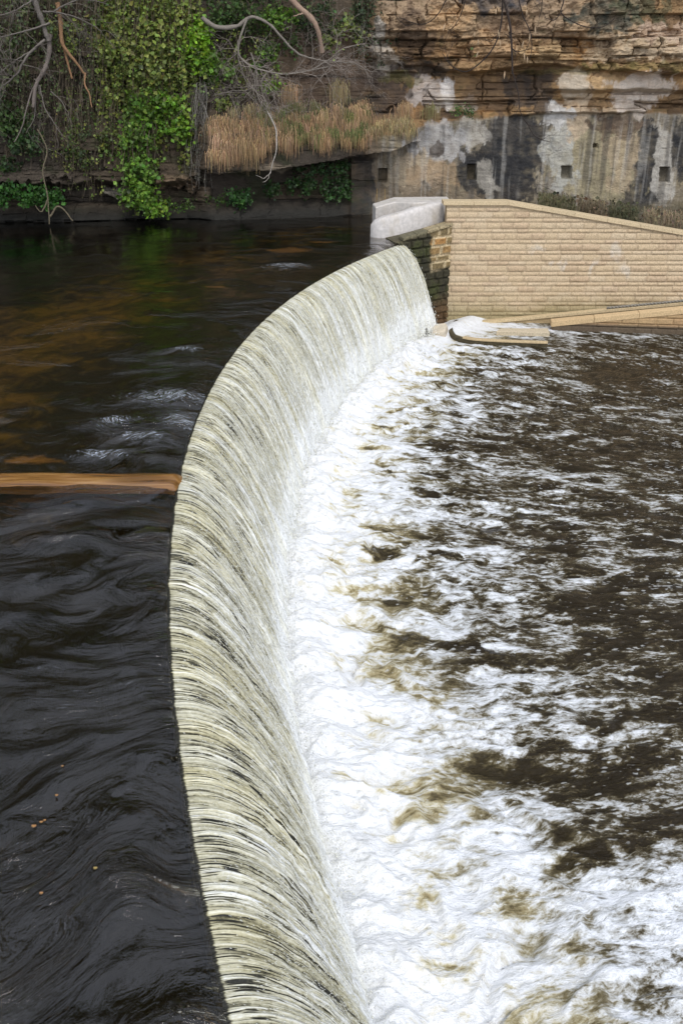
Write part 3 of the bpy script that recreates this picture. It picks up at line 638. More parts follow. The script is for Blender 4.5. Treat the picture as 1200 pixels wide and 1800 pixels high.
    for cs in (cuts, cuts2):
        for a, b in zip(cs[:-1], cs[1:]):
            k = .94+.12*random.random(); cop(a+.004, zf(a), b-.004, zf(b), (.60*k, .47*k, .29*k)); i += 1
wall()
def pier():
    A = np.array([1.80, 27.95]); B = np.array([vp(786, 500, 29.18)[0], 29.18]); d = (B-A); L = float(np.hypot(*d)); d = d/L; nrm = np.array([d[1], -d[0]])
    r = root('stone_pier', ((A[0]+B[0])/2, (A[1]+B[1])/2+.4, ZL), 'old mossy stone pier at the far end of the weir, partly repointed', 'pier')
    u = np.linspace(-.15, L, 210); t = np.linspace(0, 1, 240)
    top = np.interp(u, [0, L*.45, L*.5, L], [.06, .22, .30, .40])+.03*vnoise(u*5, u*0, 3)
    Z = -3.1+(top[None]+3.1)*t[:, None]; U = np.broadcast_to(u[None], Z.shape)
    course = np.full(140, .245)*(.8+.4*np.random.default_rng(8).random(140))
    fac, ti, t2, vf, ee = blocks(U, Z, 600, course, .42, .05)
    rel = fac*(.05+.06*ti)+.03*fbm(U*5, Z*5, 4, 605)
    P2 = A[None, None]+d[None, None]*U[..., None]+nrm[None, None]*rel[..., None]
    V = np.concatenate([P2, Z[..., None]], -1)
    C = np.zeros(Z.shape+(3,)); C[:] = (.045, .040, .022)
    def mixc(k, t): C[:] = C*(1-k[..., None])+np.array(t)*k[..., None]
    mixc(sst(-.2, .5, fbm(U*1.5, Z*1.5, 4, 610))*.8, (.055, .062, .018)); mixc(sst(.1, .6, fbm(U*2.5, Z*1.2, 4, 612))*.6, (.022, .02, .014))
    px, py = proj(V[..., 0], V[..., 1], Z)
    rp = sst(754, 760, px+.10*(py-400)*0+4*vnoise(py*.08, py*0, 2))*sst(478, 470, py+.35*(px-770))
    mort = rp*(1-sst(.02, .065, ee)); mixc(rp*fac*.95, (.24, .17, .075)); mixc(rp*fac*sst(.55, .8, ti), (.40, .21, .07)); mixc(rp*fac*sst(.4, .1, ti)*.7, (.10, .085, .05)); mixc(mort, (.62, .50, .31))
    mixc(sst(-1.6, -2.4, Z)*sst(750, 770, px)*.8, (.13, .07, .03)); mixc(sst(.12, .0, top[None]-Z)*.5, (.20, .17, .10))
    mesh('pier_face', V, gridf(*Z.shape), M['oldstone'], r, True, C.reshape(-1, 3))
    b = -.03; q = lambda uu, back: (A+d*uu+nrm*b+np.array([-.25, .95])*back)
    bot = [(*q(-.15, 0), -3.1), (*q(L, 0), -3.1), (*q(L, .95), -3.1), (*q(-.15, 1.1), -3.1)]
    topz = [.02, .36, .36, .02]
    prism('pier_body', bot, [(p[0], p[1], z) for p, z in zip(bot, topz)], M['oldstone'], r, 0, (.10, .085, .05))
    # capping stones along the top edge
    for i, (a, c) in enumerate(((.02, .55), (.56, 1.0), (1.01, 1.5), (1.51, L+.02))):
        za = float(np.interp(a, [0, L], [.05, .33])); zc = float(np.interp(c, [0, L], [.05, .33])); k = (.17, .15, .09) if i < 2 else (.36, .29, .17)
        pa, pc, pd, pb = A+d*a+nrm*.10, A+d*c+nrm*.10, A+d*c+nrm*.10+np.array([-.12, .55]), A+d*a+nrm*.10+np.array([-.12, .55])
        prism('capping_stone', [(*pa, za+.01), (*pc, zc+.01), (*pd, zc+.01), (*pb, za+.01)], [(*(pa+.01), za+.11), (*pc, zc+.11), (*pd, zc+.11), (*pb, za+.11)], M['oldstone'], r, .025, k)
pier()
def concrete():
    r = root('concrete_block', (2.3, 29.5, 0), 'pale rounded concrete wing wall on the pier beside the water above the weir', 'wing wall')
    # front wing: sections from the wall end (right) down to the rounded nose in the water (left)
    secs = [(778, 29.85, .95, .26, 1.15), (757, 29.6, .95, .20, 1.15), (730, 29.3, .86, .10, .95), (705, 29.05, .74, .02, .80), (685, 28.95, .66, -.06, .72), (668, 28.95, .60, -.12, .62), (657, 29.05, .50, -.15, .48), (651, 29.25, .36, -.15, .22)]
    G = []; N = 14
    for pxx, Y, zt, zb, wd in secs:
        X = vp(pxx, 390, Y)[0]; prof = []
        for k in range(N):
            a = k/(N-1)
            prof.append(a)
        h = zt-zb; rr = .10
        pts = [(0, zb), (.0, zb+h*.35), (.03, zt-rr*1.6), (.055, zt-rr*.8), (.10, zt-rr*.25), (.18, zt), (wd*.55, zt+.01), (wd-.12, zt), (wd-.03, zt-.06), (wd, zt-.16), (wd, zb)]
        G.append([(X+.10*q[0], Y+q[0], q[1]) for q in pts])
    V = np.array(G); nr, nc = V.shape[:2]
    cap0 = list(range(nc)); cap1 = [(nr-1)*nc+i for i in range(nc)]
    Gm = Geo(); Gm.add(V.reshape(-1, 3), gridf(nr, nc), None, (.60, .56, .52))
    cen = V[-1].mean(0); Gm.add(np.vstack([V[-1], cen]), None, [[i, i+1, nc] for i in range(nc-1)], (.55, .5, .44))
    o = Gm.build('front_wing', M['concrete'], r, True)
    # rear wing reaching back and left
    Y0 = 30.55
    a = lambda p, y, Y: vp(p, y, Y)
    top = [(1.10, 30.0, .80), (1.02, 30.9, .80), (1.75, 31.4, .96), (3.55, 31.4, .97), (3.55, 30.25, .965), (2.3, 30.1, .93), (1.75, 30.55, .9)]
    prism('rear_wing', [(x, y, -.5) for x, y, z in top], top, M['concrete'], r, .035, (.56, .52, .47))
    # thin iron pins on its back
    for pxx in (662, 676):
        p = vp(pxx, 350, 31.1); G2 = Geo(); G2.tube([(p[0], p[1], .9), (p[0], p[1], 1.25)], .012, 5, (.30, .20, .08)); G2.build('iron_pin', M['bark'], r)
concrete()
# earth between the wall and the cliff
def bank():
    xs = np.linspace(3.0, 24, 160); t = np.linspace(0, 1, 40); X, T = np.meshgrid(xs, t)
    Y = YW+.40+(ybase(X)+.6-YW-.40)*T
    Z = np.interp(X, [3, 5.5, 12, 24], [.30, .25, -.95, -1.8])+T*np.interp(X, [3, 7, 11, 24], [.0, .0, .6, 1.0])+.10*fbm(X*1.2, Y*1.2, 4, 7)
    Z = np.minimum(Z, 1.0)
    C = np.zeros(X.shape+(3,)); C[:] = (.10, .075, .045)
    k = sst(0, .5, fbm(X, Y, 4, 9))[..., None]; C = C*(1-k)+np.array([.06, .06, .03])*k
    o = mesh('river_bank', np.stack([X, Y, Z], -1), gridf(*X.shape), M['earth'], col=C.reshape(-1, 3)); setp(o, 'earth bank behind the buff wall', kind='structure')
bank()

# ================================================================== RAMP, SLAB, KERB
def ramp():
    r = root('ramp_wall', (10, 27.8, ZL), 'low buff stone ramp wall with a sloping coping standing in the foam before the ashlar wall', 'low wall')
    p0 = gp(970, 580, ZL); p1 = gp(1200, 588, ZL); d = (p1-p0)/np.linalg.norm(p1-p0); L = 10.0
    def at(u, z): q = p0+d*u; return (q[0], q[1], z)
    Lv = float(np.linalg.norm(p1-p0))
    za = vp(970, 574, 28.03)[2]; zb = vp(1200, 551, 27.48)[2]; sl = (zb-za)/Lv
    u = np.arange(0, L, .03); t = np.linspace(0, 1, 60); top = za+sl*u
    Z = -3.0+(top[None]+3.0)*t[:, None]; U = np.broadcast_to(u[None], Z.shape)
    course = np.where(np.arange(140) % 2 == 0, .2, .13)
    fac, ti, t2, vf, ee = blocks(U, Z, 700, course, .5, .03); rel = fac*(.03+.03*t2)+.008*fbm(U*9, Z*9, 3, 5)
    nr = np.array([d[1], -d[0]])
    V = np.stack([p0[0]+d[0]*U+nr[0]*rel, p0[1]+d[1]*U+nr[1]*rel, Z], -1)
    C = np.zeros(Z.shape+(3,)); C[:] = (.46, .31, .16); k = sst(.4, 1, ti)[..., None]*.6; C = C*(1-k)+np.array([.40, .25, .13])*k
    k = sst(-2.38, -2.52, Z)[..., None]*.9; C = C*(1-k)+np.array([.09, .07, .05])*k
    mesh('ramp_face', V, gridf(*Z.shape), M['stone'], r, True, C.reshape(-1, 3))
    back = np.array([-nr[0], -nr[1]])
    G = Geo(); w = .3
    q = lambda uu, zz, s: (p0[0]+d[0]*uu+back[0]*s, p0[1]+d[1]*uu+back[1]*s, zz)
    G.add([q(0, -3, .01), q(L, -3, .01), q(L, za+sl*L, .01), q(0, za, .01), q(0, -3, w), q(L, -3, w), q(L, za+sl*L, w), q(0, za, w)], [[4, 7, 6, 5], [0, 3, 7, 4], [3, 2, 6, 7]], None, (.42, .3, .16)); G.build('ramp_body', M['stone'], r, False)
    h = .17
    for a, b in ((-.06, 1.25), (1.26, 2.6), (2.61, 3.95), (3.96, 5.3), (5.31, 7), (7.01, 9.9)):
        k = .95+.1*random.random()
        prism('coping', [q(a, za+sl*a+.004, -.06), q(b, za+sl*b+.004, -.06), q(b, za+sl*b+.004, w+.05), q(a, za+sl*a+.004, w+.05)], [q(a, za+sl*a+h, -.06), q(b, za+sl*b+h, -.06), q(b, za+sl*b+h, w+.05), q(a, za+sl*a+h, w+.05)], M['stone'], r, .01, (.60*k, .43*k, .235*k))
    # rear sloping ledge against the big wall
    r2 = root('ramp_ledge', (9, 29.0, ZL), 'thin buff stone ledge climbing to the right along the foot of the ashlar wall', 'ledge')
    Yl = 28.95; a = vp(895, 563, Yl); b = vp(1200, 534, Yl); s2 = (b[2]-a[2])/(b[0]-a[0]); xe = 17.0
    f = lambda x: a[2]+s2*(x-a[0])
    prism('ledge_stone', [(a[0]-1.0, Yl, -3), (xe, Yl, -3), (xe, Yl+.2, -3), (a[0]-1.0, Yl+.2, -3)], [(a[0]-1.0, Yl, f(a[0]-.4)-.05), (xe, Yl, f(xe)-.05), (xe, Yl+.2, f(xe)-.05), (a[0]-1.0, Yl+.2, f(a[0]-.4)-.05)], M['stone'], r2, .01, (.42, .31, .17))
    prism('ledge_coping', [(a[0]-.9, Yl-.05, f(a[0]-.9)-.04), (xe, Yl-.05, f(xe)-.04), (xe, Yl+.19, f(xe)-.04), (a[0]-.9, Yl+.19, f(a[0]-.9)-.04)], [(a[0]-.9, Yl-.05, f(a[0]-.9)+.06), (xe, Yl-.05, f(xe)+.06), (xe, Yl+.19, f(xe)+.06), (a[0]-.9, Yl+.19, f(a[0]-.9)+.06)], M['stone'], r2, .01, (.56, .43, .25))
    # twisted rope lying on the ledge
    G = Geo(); x = np.linspace(vp(1065, 548, Yl)[0], xe-.2, 260)
    for s in (0, math.pi, ):
        G.tube(np.stack([x, Yl+.0+.022*np.cos(x*28+s), f(x)+.10+.022*np.sin(x*28+s)], -1), .028, 5, (.26, .235, .19))
    o = G.build('rope', M['bark']); setp(o, 'grey twisted rope lying on the sloping stone ledge', 'rope')
    # flat slab before the ramp
    A = [gp(872, 578, -2.5), gp(966, 581, -2.5), gp(963, 573, -2.5), gp(880, 573, -2.5)]
    o = prism('stone_slab', [(p[0], p[1], -2.72) for p in A], [(p[0], p[1], -2.57) for p in A], M['stone'], None, .02, (.55, .46, .32)); setp(o, 'pale flat stone slab in the foam at the low end of the ramp wall', 'slab')
    # curved kerb
    r3 = root('curved_kerb', (4.2, 26.8, ZL), 'dark mossy kerb curving round the foam pool, its straight end capped with pale wood', 'kerb')
    ctl = [(800, 560), (787, 570), (786, 578), (792, 587), (808, 593), (835, 597.5), (880, 600), (920, 601.5), (962, 603)]
    P = np.array([gp(a_, b_, -2.52)[:2] for a_, b_ in ctl]); tt = np.linspace(0, len(P)-1, 70)
    P = np.stack([np.interp(tt, np.arange(len(P)), P[:, i]) for i in (0, 1)], -1)
    for _ in range(6): P[1:-1] = .25*P[:-2]+.5*P[1:-1]+.25*P[2:]
    T = np.gradient(P, axis=0); T /= np.linalg.norm(T, axis=1, keepdims=True); Nn = np.stack([-T[:, 1], T[:, 0]], -1); wv = .17
    def strip(lo, hi, w0, w1, sl_):
        pr = [(w0, lo), (w0, hi-.02), (w0+.02, hi), (w1-.02, hi), (w1, hi-.02), (w1, lo)]
        V = np.array([[(*(P[i]+Nn[i]*a_), z_) for a_, z_ in pr] for i in sl_]); return V
    V = strip(-3.0, -2.55, 0, wv, range(70)); C = np.broadcast_to(np.array([.07, .055, .03]), (V.shape[0]*6, 3))
    G = Geo(); G.add(V.reshape(-1, 3), gridf(70, 6), None, (.075, .06, .032)); G.add(V[-1], None, [[0, 1, 5], [1, 2, 4], [2, 3, 4], [1, 4, 5]], (.08, .06, .03)); G.build('kerb_body', M['oldstone'], r3, False)
    V = strip(-2.545, -2.49, -.02, wv*.9, range(36, 70)); G = Geo(); G.add(V.reshape(-1, 3), gridf(34, 6), None, (.50, .38, .22)); G.add(V[-1], None, [[0, 1, 5], [1, 2, 4], [2, 3, 4], [1, 4, 5]], (.45, .33, .18)); G.add(V[0], None, [[0, 5, 1], [1, 4, 2], [2, 4, 3], [1, 5, 4]], (.45, .33, .18)); G.build('kerb_cap', M['stone'], r3, False)
    # solid wedge standing in for white foam at the pier foot
    A = [gp(752, 590, -2.6), gp(786, 590, -2.6), gp(793, 575, -2.6), gp(786, 566, -2.6), gp(757, 566, -2.6)]; B = [gp(758, 585, -2.45), gp(781, 582, -2.4), gp(786, 573, -2.35), gp(783, 567, -2.3), gp(760, 570, -2.35)]
    o = prism('foam_wedge', [(p[0], p[1], -3.0) for p in A], [tuple(p) for p in B], M['concrete'], None, .05, (.60, .52, .40)); setp(o, 'cream foam wedge at the foot of the mossy pier', 'apron')
ramp()

# ================================================================== PLANTS
def leaves(G, P, size, colr, jit=.35, droop=.3, up=None):
    """diamond leaves about points P"""
    P = np.asarray(P, float); n = len(P); size = np.broadcast_to(size, (n,))*(.45+1.15*RNG.random(n)**1.5)
    nr = RNG.normal(0, 1, (n, 3))*.75+np.array([0, -.8, .55]); nr /= np.linalg.norm(nr, axis=1, keepdims=True)
    t = RNG.normal(0, 1, (n, 3))+np.array([0, 0, -droop*2]); t -= (t*nr).sum(1)[:, None]*nr; t /= np.linalg.norm(t, axis=1, keepdims=True)+1e-9
    s = np.cross(nr, t); w = .42+.2*RNG.random(n)
    bend = nr*size[:, None]*.14
    V = np.stack([P, P+t*size[:, None]*.45+s*(size*w)[:, None]+bend, P+t*size[:, None], P+t*size[:, None]*.45-s*(size*w)[:, None]+bend], 1)
    Q = np.arange(n*4).reshape(n, 4)
    c = np.array(colr)[None] if np.ndim(colr) == 1 else np.asarray(colr)
    c = np.clip(c*(1+jit*RNG.normal(0, 1, (n, 1)))*(1+.10*RNG.normal(0, 1, (n, 3))), .004, .9)
    G.add(V.reshape(-1, 3), Q, None, np.repeat(c, 4, 0))
GREEN = (.10, .175, .026); BRIGHT = (.17, .30, .03); OLIVE = (.20, .245, .055); DARK = (.030, .058, .014); GREY = (.14, .175, .07); YELL = (.19, .20, .045)
def ivy(label, strands, clumps, colr, leafsize, out=.45, group='ivy plants on the cliff', stemc=(.14, .11, .075), dens=16, name='ivy', cat='ivy'):
    """strands: (px0,px1,pytop,pybot,count); clumps: (px,py,rx,ry,count,colour)"""
    G = Geo(); St = Geo(); first = None
    for x0, x1, ya, yb, cnt in strands:
        for i in range(cnt):
            sx = x0+(x1-x0)*random.random(); e = out*(.35+.9*random.random())
            top = cy_at(sx, ya+random.uniform(-6, 14), e); yb2 = ya+(yb-ya)*random.uniform(.45, 1.05)
            bot = cy_at(sx+random.uniform(-12, 12), yb2, e+random.uniform(-.15, .2))
            n = 14; t = np.linspace(0, 1, n)[:, None]; P = top+(bot-top)*t; ph = random.random()*9
            P[:, 0] += .09*np.sin(t[:, 0]*5+ph)+.05*np.sin(t[:, 0]*13+ph*2); P[:, 1] -= .12*np.sin(t[:, 0]*4+ph)
            if first is None: first = top
            St.tube(P, np.linspace(.013, .006, n), 3, np.array(stemc)*(.6+.8*random.random()))
            m = int(dens*np.linalg.norm(bot-top)*random.uniform(.4, 1.3)); tt = np.clip(np.repeat(RNG.random(max(1, m//5)+1), 5)[:m]+RNG.normal(0, .03, m), 0, 1); m = len(tt)
            Q = np.stack([np.interp(tt, t[:, 0], P[:, k]) for k in range(3)], -1)+RNG.normal(0, .06, (m, 3)); leaves(G, Q, leafsize, colr)
    for cx, cy, rx, ry, cnt, cc in clumps:
        sub = max(3, cnt//38)
        for k in range(sub):
            ang = random.random()*6.283; rr = math.sqrt(random.random())
            c = cy_at(cx+rx*rr*math.cos(ang), cy+ry*rr*math.sin(ang), out*random.uniform(.5, 1.5))
            if first is None: first = c
            n = cnt//sub; Q = c+RNG.normal(0, 1, (n, 3))*np.array([.14, .12, .12])*random.uniform(.6, 1.3)
            leaves(G, Q, leafsize*1.1, np.array(cc)*random.uniform(.65, 1.25))
            a = cy_at(cx, cy-ry, out*.4); St.tube(np.array([a, (a+c)/2+RNG.normal(0, .05, 3), c]), [.014, .01, .006], 3, stemc)
    r = root(name, first, label, cat, group)
    G.build('foliage', M['leaf'], r, False); St.build('stem', M['bark'], r)
    return r
ivy('olive curtain of trailing ivy strands at the cliff top, left of the arched limb', [(165, 350, -30, 190, 170), (190, 340, -20, 250, 90), (180, 345, 60, 300, 90)], [(200, 60, 40, 60, 900, OLIVE), (300, 80, 50, 70, 1300, OLIVE), (250, 130, 60, 60, 900, (.10, .13, .03))], OLIVE, .115)
ivy('bright green ivy column reaching down into the dark water', [(215, 275, 215, 375, 46)], [(245, 340, 28, 36, 1100, (.13, .24, .03)), (250, 290, 26, 30, 700, (.11, .20, .03)), (235, 240, 22, 30, 420, GREEN), (270, 365, 26, 16, 300, BRIGHT)], (.12, .22, .03), .10, .75)
ivy('fresh green ivy clump bulging from the middle of the overgrown cliff', [(230, 335, 160, 255, 30)], [(285, 200, 42, 34, 1500, (.13, .25, .025)), (320, 235, 22, 20, 380, BRIGHT), (250, 178, 24, 20, 420, GREEN)], GREEN, .105, .6)
ivy('vivid lime ivy clump just left of the arched bare limb', [], [(345, 75, 22, 36, 900, (.20, .36, .025)), (352, 115, 18, 22, 360, (.16, .30, .03)), (380, 120, 26, 30, 380, GREEN)], BRIGHT, .105, .6)
ivy('dull green ivy at the left edge of the overgrown cliff', [(-20, 60, -20, 280, 55)], [(15, 200, 34, 34, 800, (.07, .12, .03)), (40, 250, 30, 34, 500, (.06, .11, .035)), (10, 280, 20, 30, 260, DARK)], GREY, .09, .5)
ivy('grey green tangle of thin trailing stems above the broken snag', [(-10, 175, -30, 170, 120), (60, 180, 100, 310, 50)], [(60, 90, 60, 50, 500, GREY), (130, 60, 40, 40, 500, OLIVE), (140, 210, 30, 60, 350, (.06, .08, .03))], GREY, .07, .5, dens=8)
ivy('thin ivy hanging over dark bedded rock between the snag and bright ivy column', [(100, 215, 150, 350, 60)], [(135, 265, 22, 40, 260, (.08, .11, .03)), (190, 235, 18, 40, 240, (.08, .11, .03))], OLIVE, .075, .4, dens=7)
ivy('grey dead ivy stems hanging beside the dry grass', [(336, 364, 150, 332, 44)], [(350, 120, 16, 40, 200, GREY)], (.12, .12, .085), .05, .75, stemc=(.22, .20, .17), dens=5)
ivy('dark green ivy on the brow above the arched bare limb', [(370, 640, -30, 60, 60)], [(420, 25, 45, 24, 900, (.05, .09, .02)), (490, 28, 34, 16, 600, (.13, .24, .03)), (560, 40, 40, 30, 500, DARK), (470, 80, 50, 26, 500, (.06, .10, .025)), (600, 60, 40, 26, 380, OLIVE)], (.06, .10, .03), .085, .5)
ivy('drooping grey green ivy strands hanging over the pale pillar of rock', [(628, 700, -35, 110, 90)], [(650, 20, 26, 26, 500, (.07, .10, .045))], (.075, .105, .05), .065, .55, dens=22)
ivy('small green ivy leaves among the bare twigs above the dry grass', [(380, 480, 60, 190, 26)], [(470, 110, 26, 20, 300, (.12, .22, .03)), (395, 150, 22, 40, 300, OLIVE), (480, 145, 22, 14, 160, BRIGHT)], OLIVE, .075, .5)
# low plants by the water
def lowplant(name, label, cat, spots, colr, size, out, grp=None):
    G = Geo(); St = Geo(); f = None
    for px, py, rx, ry, cnt in spots:
        for k in range(max(2, cnt//30)):
            c = cy_at(px+rx*random.uniform(-1, 1), py+ry*random.uniform(-1, 1), out*random.uniform(.7, 1.3))
            if f is None: f = c
            leaves(G, c+RNG.normal(0, .09, (30, 3)), size, np.array(colr)*random.uniform(.6, 1.3)); b = c+np.array([0, .25, -.25]); St.tube(np.array([b, (b+c)/2+RNG.normal(0, .03, 3), c]), [.01, .008, .004], 3, (.06, .06, .03))
    r = root(name, f, label, cat, grp); G.build('foliage', M['leaf'], r, False)
lowplant('fern', 'low bright green ferns on the ledge above the water at the far left', 'fern', [(40, 345, 55, 14, 900), (95, 350, 26, 10, 360), (10, 335, 20, 12, 240)], (.055, .15, .025), .10, .55)
lowplant('ground_plant', 'dark green plants covering the bank under the dry grass overhang', 'plant', [(560, 310, 50, 22, 900), (530, 335, 70, 14, 420), (595, 330, 22, 20, 260)], (.035, .075, .02), .09, .55)
lowplant('ground_plant', 'small green leafy plant in the shade left of the bank under the overhang', 'plant', [(422, 347, 18, 12, 300)], (.05, .12, .03), .11, .55)
lowplant('ground_plant', 'mossy green plants on the low rock right of the ivy column', 'plant', [(310, 358, 40, 6, 240), (380, 352, 20, 6, 120)], (.06, .11, .02), .07, .65)
lowplant('ground_plant', 'small green plant on the ledge below the white stained rock', 'plant', [(812, 196, 18, 6, 240)], (.075, .13, .03), .06, .55)
lowplant('ground_plant', 'small green tuft in the bedded rock above the white stain', 'plant', [(832, 92, 8, 4, 60)], (.10, .17, .04), .07, .65)

def blades(G, P, L, colr, lean=0.0, w=.014):
    n = len(P); L = np.broadcast_to(L, (n,))*(.55+.8*RNG.random(n)); k = 4
    out = np.stack([RNG.normal(0, .25, n)+lean, -.45-.3*RNG.random(n), .35+.25*RNG.random(n)], -1)
    ts = np.linspace(0, 1, k+1); V = []
    for t in ts:
        c = P+out*(L*t*.9*(1-.45*t))[:, None]+np.array([0, 0, -1.0])*(L*t*t*1.0)[:, None]
        ww = w*(1-.8*t); V.append(c+np.array([ww, 0, 0])); V.append(c-np.array([ww, 0, 0]))
    V = np.stack(V, 1); q = np.array([[2*i, 2*i+1, 2*i+3, 2*i+2] for i in range(k)]); Q = (np.arange(n)[:, None, None]*(2*k+2)+q[None]).reshape(-1, 4)
    c = np.clip(np.array(colr)[None]*(1+.28*RNG.normal(0, 1, (n, 1)))*(1+.06*RNG.normal(0, 1, (n, 3))), .01, .8)
    G.add(V.reshape(-1, 3), Q, None, np.repeat(c, 2*k+2, 0))
TAN = (.36, .235, .125); STRAW = (.31, .24, .12); GG = (.13, .15, .045)
def fringe():
    G = Geo()
    def band(x0, x1, y0, y1, n, L, c, e0, e1):
        for _ in range(max(3, n//26)):
            xx = random.uniform(x0, x1); yy = y0+(y1-y0)*random.random()+6*float(vnoise(xx*.05, 0, 88)); cc = np.array(c)*random.uniform(.65, 1.2)*np.array([1, random.uniform(.94, 1.06), random.uniform(.85, 1.1)]); k = random.randint(14, 40)
            p = cy_at(xx, yy, e0+(e1-e0)*(yy-y0)/max(1, y1-y0)); P = p+RNG.normal(0, 1, (k, 3))*np.array([.10, .07, .06]); blades(G, P, L*random.uniform(.5, 1.25)*(1+.35*float(vnoise(xx*.04, 3, 89))), cc, random.uniform(-.25, .25), .010)
    band(374, 468, 205, 258, 2600, .62, TAN, 1.0, 1.5); band(470, 650, 198, 246, 3200, .50, TAN, .9, 1.5); band(640, 728, 208, 232, 900, .30, STRAW, 1.0, 1.45)
    band(450, 645, 182, 240, 1300, .40, GG, .9, 1.5); band(395, 560, 180, 208, 800, .42, (.26, .20, .11), .8, 1.0); band(372, 400, 225, 268, 500, .55, (.47, .31, .17), 1.3, 1.6)
    band(560, 640, 182, 212, 500, .45, (.40, .27, .15), 1.0, 1.2)
    o = G.build('dry_grass', M['grass'], None, False); setp(o, 'fringe of dry tan grass hanging over the rock ledge', kind='stuff')
fringe()
def tuft(px, py, L, n, c, label, e=.55):
    G = Geo(); p = cy_at(px, py, e); P = p+RNG.normal(0, 1, (n, 3))*np.array([.14, .08, .08]); blades(G, P, L, c, 0, .011)
    o = G.build('grass_tuft', M['grass'], None, False); setp(o, label, 'grass tuft', 'dry grass tufts on the cliff')
    V0 = Vector(p); me = o.data; 
    me.transform(__import__('mathutils').Matrix.Translation(-V0)); o.location = V0
tuft(513, 155, .62, 130, TAN, 'narrow straw grass tuft on the dark rock right of the twig tangle'); tuft(597, 148, .75, 160, STRAW, 'tallest straw grass tuft standing over the right half of the dry fringe'); tuft(637, 183, .48, 130, TAN, 'small tan grass tuft at the right end of the dry fringe')
tuft(713, 188, .50, 160, TAN, 'rounded tan grass tuft on the ledge left of the white stain', .75); tuft(757, 190, .40, 120, (.20, .17, .07), 'olive grass tuft on the ledge below the white stain', .6)
def bankgrass():
    for x0, x1, lab, c in ((1015, 1065, 'dead brown grass tussock behind the coping below the dark stain', (.16, .12, .07)), (1070, 1120, 'dark rough tussock above the middle of the sloping coping', (.09, .085, .04)), (1130, 1215, 'pale dead tussock behind the coping at the right edge', (.26, .20, .12)), (945, 1010, 'low mossy tussock at the cliff foot above the bend of the coping', (.12, .11, .05))):
        G = Geo(); n = 620; sx = (x0+x1)/2; f = None; P = []
        for _ in range(n):
            xx = random.uniform(x0, x1); yy = np.interp(xx, [893, 1200], [352, 396])+random.uniform(-24, 2); p = vp(xx, yy, 32.6+random.uniform(-.6, .6)); P.append(p)
        P = np.array(P); blades(G, P, .26, c, 0, .010); f = P.mean(0)
        leaves(G, P[::3]+RNG.normal(0, .05, (len(P[::3]), 3)), .10, np.array(c)*.7)
        o = G.build('grass_tussock', M['grass'], None, False); setp(o, lab, 'grass tussock', 'tussocks behind the wall'); o.data.transform(__import__('mathutils').Matrix.Translation(-Vector(f))); o.location = Vector(f)
bankgrass()

# ------------------------------------------------------------------ bare trees
def smooth(P, n=24):
    P = np.asarray(P, float); t = np.linspace(0, len(P)-1, n)
    i = np.clip(t.astype(int), 0, len(P)-2); f = (t-i)[:, None]
    p0 = P[np.maximum(i-1, 0)]; p1 = P[i]; p2 = P[i+1]; p3 = P[np.minimum(i+2, len(P)-1)]
    return .5*((2*p1)+(-p0+p2)*f+(2*p0-5*p1+4*p2-p3)*f**2+(-p0+3*p1-3*p2+p3)*f**3)
def twig(G, p, d, L, r, depth, c, spread=.8, grav=-.15):
    n = 7; P = [np.array(p, float)]; d = np.array(d, float); d /= np.linalg.norm(d)
    for i in range(n):
        d = d+RNG.normal(0, .22, 3)*np.array([1, .5, 1])+np.array([0, -.02, grav*.3]); d /= np.linalg.norm(d); P.append(P[-1]+d*L/n)
    P = np.array(P); G.tube(P, np.linspace(r, r*.35, n+1), 4 if r > .01 else 3, np.array(c)*(.75+.5*random.random()))
    if depth > 0:
        for k in range(random.randint(2, 4)):
            i = random.randint(2, n); s = RNG.normal(0, spread, 3)*np.array([1, .6, 1]); twig(G, P[i], P[i]-P[i-1]+s*L/n, L*random.uniform(.45, .75), r*.6, depth-1, c, spread, grav)
def path(pts, e=.6): return np.array([cy_at(p[0], p[1], e if len(p) < 3 else p[2]) for p in pts])
def tree(name, label, trunks, limbs, c, twc, ntw, L, e=.8, grp='bare trees on the cliff', spread=.8, cat='tree'):
    t0 = path(trunks[0][0], e); r = root(name, t0[0], label, cat, grp)
    G = Geo()
    for pts, r0, r1 in trunks:
        P = smooth(path(pts, e), 30); P += np.cumsum(RNG.normal(0, .006, P.shape), 0); G.tube(P, np.linspace(r0, r1, 30)*(1+.12*RNG.normal(0, 1, 30)), 7, np.array(c)*(.85+.3*RNG.random((1, 1))))
    G.build('trunk', M['bark'], r)
    G = Geo(); rng = 0
    for pts, r0, r1 in limbs:
        P = smooth(path(pts, e+.1), 26); P += np.cumsum(RNG.normal(0, .008, P.shape), 0); G.tube(P, np.linspace(r0, r1, 26), 5, np.array(c)*(.85+.35*random.random()))
        if ntw:
            B = Geo() if False else G
            for k in range(ntw):
                i = random.randint(3, 24); s = RNG.normal(0, 1, 3)*np.array([1, .4, 1]); twig(B, P[i], (P[i+1]-P[i])/np.linalg.norm(P[i+1]-P[i])*.7+s*.8, L*random.uniform(.5, 1.2), r1*.9, 2, twc, spread)
    if limbs: G.build('branches', M['bark'], r)
